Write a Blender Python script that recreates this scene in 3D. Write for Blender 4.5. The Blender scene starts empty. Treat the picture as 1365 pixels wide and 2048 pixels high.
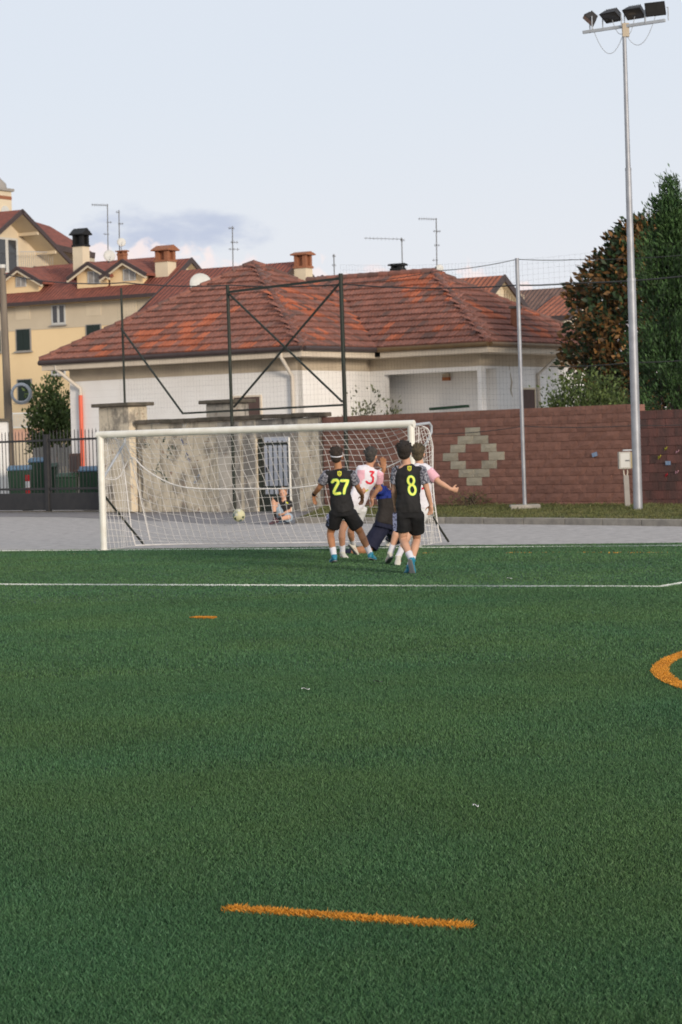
import bpy, bmesh, math, random
import numpy as np
from mathutils import Vector, Matrix, noise as mnoise
from mathutils.bvhtree import BVHTree

V = Vector
rad = math.radians
rng = random.Random(7)
scene = bpy.context.scene
col = scene.collection

# ------------------------------------------------------------------ camera
CAM_H = 1.7
FPX = 85 / 24 * 1365          # focal length in photograph pixels
ROLL = rad(1.85)
HX, HY = 682.5, 885.0          # principal point (horizon) in the photograph
cam_d = bpy.data.cameras.new('camera')
cam = bpy.data.objects.new('camera', cam_d)
col.objects.link(cam)
cam.location = (0, 0, CAM_H)
cam.rotation_euler = (rad(90), ROLL, 0)
cam_d.sensor_fit = 'HORIZONTAL'
cam_d.sensor_width = 24
cam_d.lens = 85
cam_d.shift_y = -(1024 - HY) / 1365
cam_d.clip_start = 0.5
cam_d.clip_end = 5000
cam_d.dof.use_dof = True
cam_d.dof.focus_distance = 13.5
cam_d.dof.aperture_fstop = 9.0
scene.camera = cam

# ------------------------------------------------------------------ light
SUN_EL, SUN_AZ = 12.0, 150.0     # azimuth from +Y (camera forward) clockwise
world = bpy.data.worlds.new('World')
scene.world = world
world.use_nodes = True


def build_world():
    nt = world.node_tree
    N, L = nt.nodes, nt.links
    N.clear()
    out = N.new('ShaderNodeOutputWorld')
    bg = N.new('ShaderNodeBackground')
    sky = N.new('ShaderNodeTexSky')
    sky.sky_type = 'NISHITA'
    sky.sun_disc = False
    sky.sun_elevation = rad(SUN_EL)
    sky.sun_rotation = rad(SUN_AZ)
    sky.altitude = 120
    sky.air_density = 1.0
    sky.dust_density = 1.2
    sky.ozone_density = 2.5
    bg.inputs[1].default_value = 0.10

    def mth(op, a=None, b=None, clamp=False):
        n = N.new('ShaderNodeMath'); n.operation = op; n.use_clamp = clamp
        for i, v in enumerate((a, b)):
            if v is None: continue
            if isinstance(v, (int, float)): n.inputs[i].default_value = v
            else: L.new(v, n.inputs[i])
        return n.outputs[0]

    def mix(f, a, b):
        n = N.new('ShaderNodeMix'); n.data_type = 'RGBA'
        if isinstance(f, (int, float)): n.inputs[0].default_value = f
        else: L.new(f, n.inputs[0])
        for i, v in ((6, a), (7, b)):
            if isinstance(v, tuple): n.inputs[i].default_value = (*v, 1)
            else: L.new(v, n.inputs[i])
        return n.outputs[2]

    def step(v, lo, hi):
        n = N.new('ShaderNodeMapRange'); n.interpolation_type = 'SMOOTHSTEP'
        n.inputs[1].default_value = lo; n.inputs[2].default_value = hi
        L.new(v, n.inputs[0])
        return n.outputs[0]

    tc = N.new('ShaderNodeTexCoord')
    sep = N.new('ShaderNodeSeparateXYZ')
    L.new(tc.outputs['Generated'], sep.inputs[0])
    az = mth('ARCTAN2', sep.outputs[0], sep.outputs[1])
    el = mth('ARCSINE', sep.outputs[2])
    # thin high veil over the clear sky: pale and even
    veil = mix(0.85, sky.outputs[0], (8.2, 8.65, 9.45))
    warm = mix(mth('MULTIPLY', mth('SUBTRACT', 1.0, step(el, 0.0, 0.17)), 0.75), veil, (8.45, 8.4, 8.8))
    # clouds low above the horizon
    comb = N.new('ShaderNodeCombineXYZ')
    L.new(mth('MULTIPLY', az, 26.0), comb.inputs[0])
    L.new(mth('MULTIPLY', el, 60.0), comb.inputs[1])
    nz = N.new('ShaderNodeTexNoise'); nz.inputs['Scale'].default_value = 1.0
    nz.inputs['Detail'].default_value = 6; nz.inputs['Roughness'].default_value = 0.55
    L.new(comb.outputs[0], nz.inputs['Vector'])
    n1 = mth('SUBTRACT', nz.outputs[0], 0.5)
    # grey-blue bank with flat soft outline
    dx = mth('MULTIPLY', mth('ADD', az, 0.070), 29.0)
    dy = mth('MULTIPLY', mth('SUBTRACT', el, 0.0880), 110.0)
    r2 = mth('ADD', mth('MULTIPLY', dx, dx), mth('MULTIPLY', dy, dy))
    bank = step(mth('ADD', mth('SUBTRACT', 1.35, mth('SQRT', r2)), mth('MULTIPLY', n1, 3.4)), 0.0, 1.0)
    c1 = mix(mth('MULTIPLY', bank, 0.9), warm, (5.3, 5.9, 7.4))
    # pink sunlit cumulus tops all round the horizon
    comb2 = N.new('ShaderNodeCombineXYZ')
    L.new(mth('MULTIPLY', az, 60.0), comb2.inputs[0])
    L.new(mth('MULTIPLY', el, 60.0), comb2.inputs[1])
    nz2 = N.new('ShaderNodeTexNoise'); nz2.inputs['Scale'].default_value = 1.0
    nz2.inputs['Detail'].default_value = 5
    L.new(comb2.outputs[0], nz2.inputs['Vector'])
    slope = mth('MULTIPLY', az, -0.14)
    top = mth('ADD', mth('ADD', 0.0735, slope), mth('MULTIPLY', mth('SUBTRACT', nz2.outputs[0], 0.5), 0.05))
    topc = mth('MINIMUM', top, 0.0885)
    puff = step(mth('SUBTRACT', topc, el), 0.0, 0.004)
    nz3 = N.new('ShaderNodeTexNoise'); nz3.inputs['Scale'].default_value = 2.6
    L.new(comb2.outputs[0], nz3.inputs['Vector'])
    pk = mix(step(nz3.outputs[0], 0.3, 0.7), (10.0, 8.6, 8.3), (9.0, 8.3, 8.6))
    c2 = mix(mth('MULTIPLY', puff, 0.85), c1, pk)
    L.new(c2, bg.inputs[0])
    L.new(bg.outputs[0], out.inputs[0])


build_world()
sun_d = bpy.data.lights.new('sun', 'SUN')
sun_d.energy = 3.0
sun_d.angle = rad(12)
sun_d.color = (1.0, 0.86, 0.72)
sun = bpy.data.objects.new('sun', sun_d)
col.objects.link(sun)
sdir = V((math.sin(rad(SUN_AZ)) * math.cos(rad(SUN_EL)), math.cos(rad(SUN_AZ)) * math.cos(rad(SUN_EL)), math.sin(rad(SUN_EL))))
sun.rotation_euler = sdir.to_track_quat('Z', 'Y').to_euler()
sun.location = sdir * 100
scene.view_settings.view_transform = 'Standard'
scene.view_settings.look = 'None'
scene.view_settings.exposure = 0.0
scene.view_settings.gamma = 1
scene.view_settings.use_curve_mapping = False
scene.render.engine = 'CYCLES'


# ------------------------------------------------------------------ measuring helpers
def ray(px, py):
    u, v = px - HX, py - HY
    s, c = math.sin(ROLL), math.cos(ROLL)
    return V(((u * c - v * s) / FPX, 1.0, -(u * s + v * c) / FPX))


def P(px, py, Y):                       # point at distance Y
    r = ray(px, py)
    return V((r.x * Y, Y, CAM_H + r.z * Y))


def G(px, py, z=0.0):                   # point on the ground
    r = ray(px, py)
    k = (z - CAM_H) / r.z
    return V((r.x * k, k, z))


def PL(px, py, O, n):                   # point on a vertical plane
    r = ray(px, py)
    C = V((0, 0, CAM_H))
    k = (O - C).dot(n) / r.dot(n)
    return C + r * k


# ------------------------------------------------------------------ materials
MATS = {}


def mat(name, c, c2=None, rough=0.85, scale=6.0, amt=0.5, bump=0.0, bscale=40.0, metal=0.0,
        rnd=0.0, stretch=(1, 1, 1), spec=0.3, detail=4.0, attr=None):
    if name in MATS: return MATS[name]
    m = bpy.data.materials.new(name)
    m.use_nodes = True
    nt = m.node_tree
    N, L = nt.nodes, nt.links
    b = N['Principled BSDF']
    b.inputs['Roughness'].default_value = rough
    b.inputs['Metallic'].default_value = metal
    b.inputs['Specular IOR Level'].default_value = spec
    if c2 is None: c2 = tuple(x * 0.78 for x in c)
    tc = N.new('ShaderNodeTexCoord')
    oi = N.new('ShaderNodeObjectInfo')
    off = N.new('ShaderNodeVectorMath'); off.operation = 'MULTIPLY_ADD'
    cmb = N.new('ShaderNodeCombineXYZ')
    for i in range(3): L.new(oi.outputs['Random'], cmb.inputs[i])
    off.inputs[1].default_value = (37, 53, 71)
    L.new(cmb.outputs[0], off.inputs[0])
    mp = N.new('ShaderNodeMapping')
    mp.inputs['Scale'].default_value = stretch
    L.new(tc.outputs['Object'], mp.inputs[0])
    L.new(mp.outputs[0], off.inputs[2])
    nz = N.new('ShaderNodeTexNoise')
    nz.inputs['Scale'].default_value = scale
    nz.inputs['Detail'].default_value = detail
    nz.inputs['Roughness'].default_value = 0.6
    L.new(off.outputs[0], nz.inputs['Vector'])
    rp = N.new('ShaderNodeMapRange')
    rp.inputs[1].default_value = 0.5 - 0.22 / max(amt, .05) * 0.5
    rp.inputs[2].default_value = 0.5 + 0.22 / max(amt, .05) * 0.5
    L.new(nz.outputs[0], rp.inputs[0])
    mx = N.new('ShaderNodeMix'); mx.data_type = 'RGBA'
    mx.inputs[6].default_value = (*c, 1); mx.inputs[7].default_value = (*c2, 1)
    L.new(rp.outputs[0], mx.inputs[0])
    outc = mx.outputs[2]
    if rnd or attr:
        hs = N.new('ShaderNodeHueSaturation')
        mr = N.new('ShaderNodeMapRange')
        mr.inputs[3].default_value = 1 - rnd; mr.inputs[4].default_value = 1 + rnd
        if attr:
            at = N.new('ShaderNodeAttribute'); at.attribute_name = attr
            L.new(at.outputs['Fac'], mr.inputs[0])
        else:
            L.new(oi.outputs['Random'], mr.inputs[0])
        L.new(mr.outputs[0], hs.inputs['Value'])
        L.new(outc, hs.inputs['Color'])
        outc = hs.outputs[0]
    L.new(outc, b.inputs['Base Color'])
    if bump:
        nb = N.new('ShaderNodeTexNoise')
        nb.inputs['Scale'].default_value = bscale
        nb.inputs['Detail'].default_value = 4
        L.new(off.outputs[0], nb.inputs['Vector'])
        bp = N.new('ShaderNodeBump')
        bp.inputs['Strength'].default_value = bump
        bp.inputs['Distance'].default_value = 0.02
        L.new(nb.outputs[0], bp.inputs['Height'])
        L.new(bp.outputs[0], b.inputs['Normal'])
    MATS[name] = m
    return m


# ------------------------------------------------------------------ mesh helpers
class MB:
    def __init__(s):
        s.v, s.f, s.m, s.sm = [], [], [], []

    def add(s, vs, fs, mi=0, smooth=False):
        o = len(s.v)
        s.v += [tuple(p) for p in vs]
        s.f += [tuple(i + o for i in f) for f in fs]
        s.m += [mi] * len(fs)
        s.sm += [smooth] * len(fs)
        return s

    def box(s, c, hx, hy, hz, mi=0):
        c = V(c)
        vs = [c + hx * i + hy * j + hz * k for k in (-1, 1) for j in (-1, 1) for i in (-1, 1)]
        return s.add(vs, [(0, 2, 3, 1), (4, 5, 7, 6), (0, 1, 5, 4), (2, 6, 7, 3), (0, 4, 6, 2), (1, 3, 7, 5)], mi)

    def abox(s, x0, x1, y0, y1, z0, z1, mi=0):
        return s.box(((x0 + x1) / 2, (y0 + y1) / 2, (z0 + z1) / 2), V(((x1 - x0) / 2, 0, 0)), V((0, (y1 - y0) / 2, 0)), V((0, 0, (z1 - z0) / 2)), mi)

    def bar(s, a, b, w, h, up=V((0, 0, 1)), mi=0):
        a, b = V(a), V(b)
        d = (b - a)
        x = d.normalized().cross(up)
        if x.length < 1e-4: x = V((1, 0, 0))
        x.normalize()
        z = x.cross(d.normalized())
        return s.box((a + b) / 2, d / 2, x * w / 2, z * h / 2, mi)

    def prism(s, poly, vec, mi=0):
        n = len(poly)
        poly = [V(p) for p in poly]
        vs = poly + [p + vec for p in poly]
        fs = [tuple(range(n))[::-1], tuple(range(n, 2 * n))]
        fs += [(i, (i + 1) % n, n + (i + 1) % n, n + i) for i in range(n)]
        return s.add(vs, fs, mi)

    def tube(s, pts, r, n=8, mi=0, cap=True, closed=False, flat=None, smooth=True):
        pts = [V(p) for p in pts]
        k = len(pts)
        if isinstance(r, (int, float)): r = [r] * k
        vs, fs = [], []
        prev = None
        for i in range(k):
            if closed: d = pts[(i + 1) % k] - pts[i - 1]
            else: d = pts[min(i + 1, k - 1)] - pts[max(i - 1, 0)]
            d.normalize()
            if flat is not None:
                x = (V(flat) - d * V(flat).dot(d)).normalized()
            elif prev is None:
                x = d.orthogonal().normalized()
            else:
                x = (prev - d * prev.dot(d)).normalized()
            prev = x
            y = d.cross(x)
            ra, rb = r[i] if isinstance(r[i], (tuple, list)) else (r[i], r[i])
            for j in range(n):
                a = 2 * math.pi * j / n
                vs.append(pts[i] + x * (ra * math.cos(a)) + y * (rb * math.sin(a)))
        for i in range(k if closed else k - 1):
            for j in range(n):
                i2 = (i + 1) % k
                fs.append((i * n + j, i * n + (j + 1) % n, i2 * n + (j + 1) % n, i2 * n + j))
        s.add(vs, fs, mi, smooth)
        if cap and not closed:
            s.add([vs[j] for j in range(n)][::-1], [tuple(range(n))], mi)
            s.add([vs[(k - 1) * n + j] for j in range(n)], [tuple(range(n))], mi)
        return s

    def ell(s, c, ax, ay, az, n=12, m=8, mi=0):
        c = V(c)
        vs = [c - az]
        for i in range(1, m):
            t = -math.pi / 2 + math.pi * i / m
            for j in range(n):
                a = 2 * math.pi * j / n
                vs.append(c + ax * (math.cos(t) * math.cos(a)) + ay * (math.cos(t) * math.sin(a)) + az * math.sin(t))
        vs.append(c + az)
        fs = [(0, 1 + (j + 1) % n, 1 + j) for j in range(n)]
        for i in range(m - 2):
            for j in range(n):
                fs.append((1 + i * n + j, 1 + i * n + (j + 1) % n, 1 + (i + 1) * n + (j + 1) % n, 1 + (i + 1) * n + j))
        b = 1 + (m - 2) * n
        fs += [(b + j, b + (j + 1) % n, len(vs) - 1) for j in range(n)]
        return s.add(vs, fs, mi, True)

    def build(s, name, mats, parent=None, bevel=0):
        o0 = org(parent) if parent is not None else V((0, 0, 0))
        me = bpy.data.meshes.new(name)
        me.from_pydata([(p[0] - o0.x, p[1] - o0.y, p[2] - o0.z) for p in s.v], [], s.f)
        if not isinstance(mats, (list, tuple)): mats = [mats]
        for m in mats: me.materials.append(m)
        me.polygons.foreach_set('material_index', s.m)
        me.polygons.foreach_set('use_smooth', s.sm)
        me.update()
        o = bpy.data.objects.new(name, me)
        col.objects.link(o)
        if parent is not None: o.parent = parent
        if bevel:
            md = o.modifiers.new('bevel', 'BEVEL'); md.width = bevel; md.segments = 2; md.limit_method = 'ANGLE'
        return o


def org(o):
    p = V((0, 0, 0))
    while o is not None:
        p += o.location
        o = o.parent
    return p


def tag(o, label=None, cat=None, group=None, kind=None):
    if label: o['label'] = label
    if cat: o['category'] = cat
    if group: o['group'] = group
    if kind: o['kind'] = kind
    return o


def root(name, loc, label, cat, group=None):
    o = bpy.data.objects.new(name, None)
    o.empty_display_size = 0.2
    o.location = loc
    col.objects.link(o)
    return tag(o, label, cat, group)


Z = V((0, 0, 1))

# ------------------------------------------------------------------ palette
m_turf = mat('turf', (0.030, 0.086, 0.038), (0.022, 0.064, 0.028), rough=0.75, scale=0.9, amt=0.8, bump=0.6, bscale=220, stretch=(1, 1, 1))
m_gravel = mat('gravel', (0.47, 0.44, 0.415), (0.29, 0.27, 0.255), scale=4.5, amt=0.62, bump=0.8, bscale=22, detail=12)
m_asphalt = mat('asphalt', (0.25, 0.235, 0.235), (0.18, 0.17, 0.17), scale=5, bump=0.3, bscale=80)
m_soil = mat('soil', (0.16, 0.13, 0.09), (0.10, 0.09, 0.06), scale=4)
m_whiteline = mat('line_white', (0.68, 0.70, 0.66), (0.50, 0.55, 0.50), scale=30)
m_orange = mat('line_orange', (0.55, 0.25, 0.03), (0.34, 0.13, 0.02), scale=25)
m_goal = mat('goal_paint', (0.80, 0.79, 0.72), (0.66, 0.63, 0.54), rough=0.35, scale=5, amt=.5, spec=.5)
m_net = mat('net_cord', (0.80, 0.78, 0.75), (0.6, 0.58, 0.55), rough=0.9, scale=8)
m_greysteel = mat('grey_steel', (0.42, 0.45, 0.48), (0.33, 0.35, 0.37), rough=0.45, scale=10, spec=.5)
m_galv = mat('galvanised_steel', (0.36, 0.375, 0.40), (0.27, 0.28, 0.30), rough=0.5, scale=4, amt=.6, metal=0.4, spec=.5)
m_darkgreen = mat('green_steel', (0.018, 0.030, 0.023), (0.028, 0.027, 0.020), rough=0.55, scale=6)
m_black = mat('dark_iron', (0.028, 0.029, 0.031), (0.045, 0.043, 0.042), rough=0.6, scale=5)
m_white = mat('white_paint', (0.82, 0.81, 0.78), (0.75, 0.73, 0.69), scale=1.2, amt=.5, bump=.1, bscale=12)
m_cream = mat('cream_fascia', (0.66, 0.58, 0.46), (0.56, 0.48, 0.38), scale=3)
m_tan = mat('tan_render', (0.50, 0.425, 0.315), (0.41, 0.345, 0.26), scale=2, amt=.6)
m_brown = mat('brown_gutter', (0.070, 0.050, 0.048), (0.05, 0.036, 0.034), rough=.5, scale=4)
m_copper = mat('ochre_gutter', (0.17, 0.105, 0.045), (0.12, 0.075, 0.035), rough=.5, scale=4)
m_tile = mat('old_roof_tile', (0.27, 0.112, 0.080), (0.175, 0.082, 0.064), scale=5, amt=.7, rnd=.16, bump=.25, bscale=30)
m_tile_new = mat('bright_roof_tile', (0.40, 0.118, 0.058), (0.31, 0.10, 0.055), scale=5, rnd=.2)
m_tile_dark = mat('weathered_roof_tile', (0.175, 0.09, 0.073), (0.135, 0.078, 0.064), scale=5, rnd=.25)
m_deck = mat('roof_underlay', (0.10, 0.045, 0.034), scale=4)
m_block = mat('red_split_block', (0.262, 0.130, 0.095), (0.210, 0.104, 0.077), scale=7, amt=.6, rnd=.08, bump=.7, bscale=28)
m_block_tan = mat('tan_split_block', (0.42, 0.37, 0.275), (0.36, 0.32, 0.24), scale=9, rnd=.08, bump=.7, bscale=28)
m_block_dark = mat('stained_block', (0.17, 0.075, 0.062), (0.085, 0.052, 0.046), scale=2.2, amt=.8, rnd=.15, bump=.6, bscale=28, stretch=(1, 1, .35))
m_mortar = mat('mortar', (0.25, 0.125, 0.095), (0.20, 0.10, 0.075), scale=8)
def plaster(name, cream, dark, cover, seed):
    """old lime plaster: cream ground, grey weathering in patches and runs, bare render, moss at the foot"""
    m = bpy.data.materials.new(name); m.use_nodes = True
    nt = m.node_tree; N, L = nt.nodes, nt.links
    b = N['Principled BSDF']; b.inputs['Roughness'].default_value = .92
    tc = N.new('ShaderNodeTexCoord')

    def nz(scale, st, detail, off):
        mp = N.new('ShaderNodeMapping'); mp.inputs['Scale'].default_value = st; mp.inputs['Location'].default_value = (off, off * 1.7, off * .3)
        L.new(tc.outputs['Object'], mp.inputs[0])
        n = N.new('ShaderNodeTexNoise'); n.inputs['Scale'].default_value = scale; n.inputs['Detail'].default_value = detail; n.inputs['Roughness'].default_value = .68
        L.new(mp.outputs[0], n.inputs['Vector'])
        return n.outputs[0]

    def rng_(v, a, c):
        r = N.new('ShaderNodeMapRange'); r.inputs[1].default_value = a; r.inputs[2].default_value = c
        L.new(v, r.inputs[0]); return r.outputs[0]

    def mix(f, a, c):
        x = N.new('ShaderNodeMix'); x.data_type = 'RGBA'; L.new(f, x.inputs[0])
        for i, v in ((6, a), (7, c)):
            if isinstance(v, tuple): x.inputs[i].default_value = (*v, 1)
            else: L.new(v, x.inputs[i])
        return x.outputs[2]
    c1 = mix(rng_(nz(2.2, (1, 1, 1), 8, seed), .35, .65), cream, tuple(q * .80 for q in cream))
    c2 = mix(rng_(nz(1.5, (1, 1, .8), 10, seed + 3), .62 - cover * .3, .66 - cover * .3 + .06), c1, dark)
    c3 = mix(rng_(nz(3.0, (1.2, 1.2, .14), 6, seed + 8), .56, .70), c2, (dark[0] * .55, dark[1] * .55, dark[2] * .55))
    c4 = mix(rng_(nz(5.5, (1, 1, 1), 9, seed + 5), .60, .64), c3, (.30, .20, .14))
    L.new(c4, b.inputs['Base Color'])
    bp = N.new('ShaderNodeBump'); bp.inputs['Strength'].default_value = .5; bp.inputs['Distance'].default_value = .02
    L.new(nz(14, (1, 1, 1), 6, seed), bp.inputs['Height']); L.new(bp.outputs[0], b.inputs['Normal'])
    MATS[name] = m
    return m


m_plaster = plaster('weathered_plaster', (0.68, 0.59, 0.44), (0.25, 0.22, 0.175), .34, 2.0)
m_plaster_dk = plaster('blackened_plaster', (0.54, 0.49, 0.41), (0.22, 0.205, 0.18), .58, 9.0)
m_cap = mat('mossy_cap_stone', (0.155, 0.13, 0.10), (0.085, 0.075, 0.055), scale=5, amt=.7, bump=.5)
m_kerb = mat('kerb_stone', (0.34, 0.31, 0.26), (0.24, 0.22, 0.19), scale=6, amt=.7, rnd=.1, bump=.3)
m_concrete = mat('concrete', (0.40, 0.37, 0.32), (0.27, 0.25, 0.215), scale=4, amt=.7, bump=.4)
m_yellow = mat('yellow_render', (0.83, 0.63, 0.36), (0.77, 0.58, 0.33), scale=.6, amt=.5)
m_band = mat('grey_band_render', (0.60, 0.51, 0.37), (0.55, 0.465, 0.335), scale=1)
m_wcream = mat('cream_render', (0.68, 0.58, 0.42), (0.60, 0.51, 0.37), scale=1)
m_shutter = mat('dark_green_shutter', (0.020, 0.033, 0.028), rough=.6)
m_glass = mat('window_glass', (0.05, 0.055, 0.06), rough=.12, spec=.6)
m_grey = mat('grey_trim', (0.33, 0.31, 0.28), scale=4)
m_brick = mat('chimney_brick', (0.33, 0.135, 0.07), (0.24, 0.10, 0.055), scale=12, amt=.7)
m_soot = mat('sooty_metal', (0.012, 0.012, 0.012), rough=.6)
m_salmon = mat('salmon_pipe', (0.80, 0.165, 0.095), (0.68, 0.14, 0.08), rough=.45, scale=3)
m_pipe = mat('cream_pipe', (0.66, 0.60, 0.51), (0.55, 0.50, 0.42), rough=.5, scale=4)
m_dish = mat('dish_white', (0.60, 0.60, 0.56), (0.50, 0.50, 0.47), rough=.5, scale=3)
m_alu = mat('aerial_metal', (0.16, 0.165, 0.17), rough=.5, scale=4)
m_wood = mat('utility_pole_wood', (0.215, 0.18, 0.14), (0.14, 0.115, 0.09), scale=6, amt=.7, stretch=(1, 1, .1))
m_wire = mat('wire', (0.045, 0.048, 0.048), rough=.7)
m_bin = mat('green_bin', (0.020, 0.060, 0.030), (0.015, 0.045, 0.024), rough=.55)
m_lid = mat('blue_bin_lid', (0.115, 0.205, 0.30), (0.09, 0.17, 0.25), rough=.5)
m_red = mat('red_paint', (0.55, 0.025, 0.03))
m_purewhite = mat('white_print', (0.76, 0.76, 0.76))
m_pink_wall = mat('pink_render', (0.60, 0.36, 0.26), scale=1)
m_door = mat('brown_door', (0.115, 0.075, 0.065), scale=5)
m_flood = mat('floodlight_case', (0.022, 0.021, 0.022), rough=.5)
m_floodglass = mat('floodlight_glass', (0.045, 0.040, 0.040), rough=.15, spec=.6)
m_cabinet = mat('cabinet_grey', (0.40, 0.385, 0.34), (0.42, 0.40, 0.35), rough=.5)
m_cabside = mat('cabinet_side', (0.38, 0.30, 0.16), rough=.5)
m_sticker = mat('blue_sticker', (0.16, 0.26, 0.42), (0.3, 0.36, 0.45), scale=25, amt=.9)
m_bark = mat('bark', (0.095, 0.070, 0.052), (0.06, 0.045, 0.035), scale=9, stretch=(1, 1, .2))
m_skin = mat('skin', (0.52, 0.270, 0.165), (0.47, 0.235, 0.14), rough=.6, scale=6, spec=.35)
m_skin2 = mat('skin_tanned', (0.40, 0.190, 0.095), (0.36, 0.165, 0.08), rough=.6, scale=6, spec=.35)
m_skin3 = mat('skin_light', (0.57, 0.325, 0.215), (0.52, 0.285, 0.185), rough=.6, scale=6, spec=.35)
m_jblack = mat('black_jersey', (0.010, 0.010, 0.011), (0.017, 0.016, 0.016), rough=.75, scale=5, bump=.25, bscale=14)
m_sblack = mat('black_shorts', (0.006, 0.006, 0.007), (0.011, 0.011, 0.012), rough=.8, scale=5, bump=.2, bscale=14)
m_print = mat('camouflage_print', (0.30, 0.30, 0.34), (0.045, 0.045, 0.065), rough=.8, scale=38, amt=1.6)
m_print_blue = mat('blue_camouflage_print', (0.20, 0.23, 0.36), (0.03, 0.032, 0.06), rough=.8, scale=42, amt=1.6)
m_lime = mat('lime_print', (0.80, 0.83, 0.14), (0.74, 0.76, 0.12), rough=.6)
m_limegreen = mat('green_print_edge', (0.12, 0.50, 0.14))
m_crest = mat('yellow_crest', (0.62, 0.60, 0.06), (0.50, 0.48, 0.05), scale=40)
m_crestdark = mat('crest_detail', (0.08, 0.12, 0.05))
m_rednum = mat('red_print', (0.66, 0.02, 0.045), (0.6, 0.02, 0.04), rough=.6)
m_jwhite = mat('white_jersey', (0.72, 0.71, 0.75), (0.66, 0.63, 0.67), rough=.8, scale=4, bump=.25, bscale=12)
m_jpink = mat('pink_jersey', (0.72, 0.41, 0.47), (0.67, 0.36, 0.42), rough=.8, scale=4, bump=.2, bscale=12)
m_swhite = mat('white_shorts', (0.70, 0.70, 0.70), rough=.8, scale=4, bump=.2, bscale=12)
m_sock = mat('white_sock', (0.68, 0.67, 0.70), (0.60, 0.59, 0.62), rough=.9, scale=20)
m_sockprint = mat('sock_lettering', (0.08, 0.08, 0.10))
m_bootblue = mat('turquoise_boot', (0.010, 0.205, 0.31), (0.012, 0.15, 0.24), rough=.4, scale=9, spec=.5)
m_bootwhite = mat('white_boot', (0.62, 0.60, 0.52), (0.5, 0.47, 0.38), rough=.5, scale=14)
m_bootdark = mat('dark_boot', (0.035, 0.03, 0.03), (0.11, 0.035, 0.05), rough=.5, scale=14)
m_navy = mat('navy_shorts', (0.008, 0.010, 0.028), (0.012, 0.014, 0.035), rough=.8, scale=4, bump=.2, bscale=12)
m_kblack = mat('charcoal_jersey', (0.018, 0.015, 0.014), (0.024, 0.02, 0.018), rough=.8, scale=5, bump=.2, bscale=12)
m_kblue = mat('royal_blue_jersey', (0.010, 0.030, 0.21), (0.012, 0.025, 0.16), rough=.8, scale=5, bump=.2, bscale=12)
m_denim = mat('light_denim', (0.30, 0.38, 0.45), (0.24, 0.31, 0.38), rough=.9, scale=12)
m_hairdk = mat('dark_brown_hair', (0.016, 0.012, 0.010), (0.030, 0.022, 0.017), rough=.6, scale=60, amt=.9, bump=.6, bscale=120)
m_hairbr = mat('brown_hair', (0.050, 0.033, 0.024), (0.022, 0.016, 0.013), rough=.6, scale=45, amt=.9, bump=.6, bscale=120)
m_hairgr = mat('ash_hair', (0.075, 0.065, 0.055), (0.024, 0.022, 0.022), rough=.6, scale=45, amt=.9, bump=.6, bscale=120)
m_hairbl = mat('dark_blond_hair', (0.105, 0.078, 0.040), (0.045, 0.034, 0.022), rough=.6, scale=45, amt=.9, bump=.6, bscale=120)
m_hairginger = mat('fair_hair', (0.30, 0.17, 0.10), (0.22, 0.12, 0.07), rough=.6, scale=45)
m_eye = mat('eye', (0.03, 0.025, 0.02), rough=.2)
m_lip = mat('lip', (0.42, 0.17, 0.13))
m_ball = mat('ball_yellow', (0.60, 0.58, 0.36), (0.52, 0.50, 0.31), rough=.5)
m_ballgrey = mat('ball_grey', (0.16, 0.20, 0.25), (0.10, 0.16, 0.14), rough=.5, scale=12)


def leafmat(name, c1, c2, rnd):
    m = mat(name, c1, c2, rough=.6, scale=2.5, amt=.8, rnd=rnd, attr='v', spec=.3)
    b = m.node_tree.nodes['Principled BSDF']
    b.inputs['Subsurface Weight'].default_value = 0
    return m


m_leaf_mag = leafmat('magnolia_leaf', (0.020, 0.042, 0.017), (0.030, 0.052, 0.018), .45)
m_leaf_brown = leafmat('magnolia_leaf_underside', (0.19, 0.098, 0.03), (0.115, 0.062, 0.022), .55)
m_leaf_con = leafmat('conifer_sprig', (0.052, 0.105, 0.030), (0.028, 0.066, 0.022), .6)
m_leaf_bush = leafmat('bush_leaf', (0.085, 0.120, 0.030), (0.050, 0.080, 0.022), .45)
m_leaf_grey = leafmat('pale_shrub_leaf', (0.115, 0.125, 0.060), (0.075, 0.085, 0.040), .45)
m_grassblade = leafmat('verge_grass', (0.130, 0.125, 0.045), (0.070, 0.088, 0.026), .45)
m_blade = mat('turf_blade', (0.045, 0.119, 0.052), (0.062, 0.129, 0.046), rough=.6, scale=.38, amt=.7, rnd=.55, attr='v', spec=.3)
m_blade_or = leafmat('orange_turf_blade', (0.66, 0.30, 0.035), (0.52, 0.22, 0.025), .35)
m_blade_wh = leafmat('white_turf_blade', (0.66, 0.68, 0.64), (0.52, 0.56, 0.52), .2)


# ------------------------------------------------------------------ ground
def sheet(name, pts, z, m, label=None):
    mb = MB()
    mb.add([(p[0], p[1], z) for p in pts], [tuple(range(len(pts)))])
    o = mb.build(name, m)
    tag(o, kind='structure')
    return o


sheet('ground', [(-1500, -60), (1500, -60), (1500, 3000), (-1500, 3000)], -0.05, m_soil)
# turf edge line behind the goal
E0, E1 = V((-6.05, 42.5)), V((4.69, 37.2))
ed = (E1 - E0).normalized()
EL, ER = E0 - ed * 30, E1 + ed * 30
sheet('pitch', [(EL.x - 5, -40), (ER.x + 5, -40), (ER.x, ER.y), (EL.x, EL.y)], 0.0, m_turf)
sheet('gravel_strip', [(EL.x, EL.y - 1), (ER.x, ER.y - 1), (45, 60), (-45, 140)], -0.02, m_gravel)


def on_pitch_edge(x, y):      # positive when on the turf side
    return (x - E0.x) * (-ed.y) + (y - E0.y) * ed.x < 0


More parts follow.
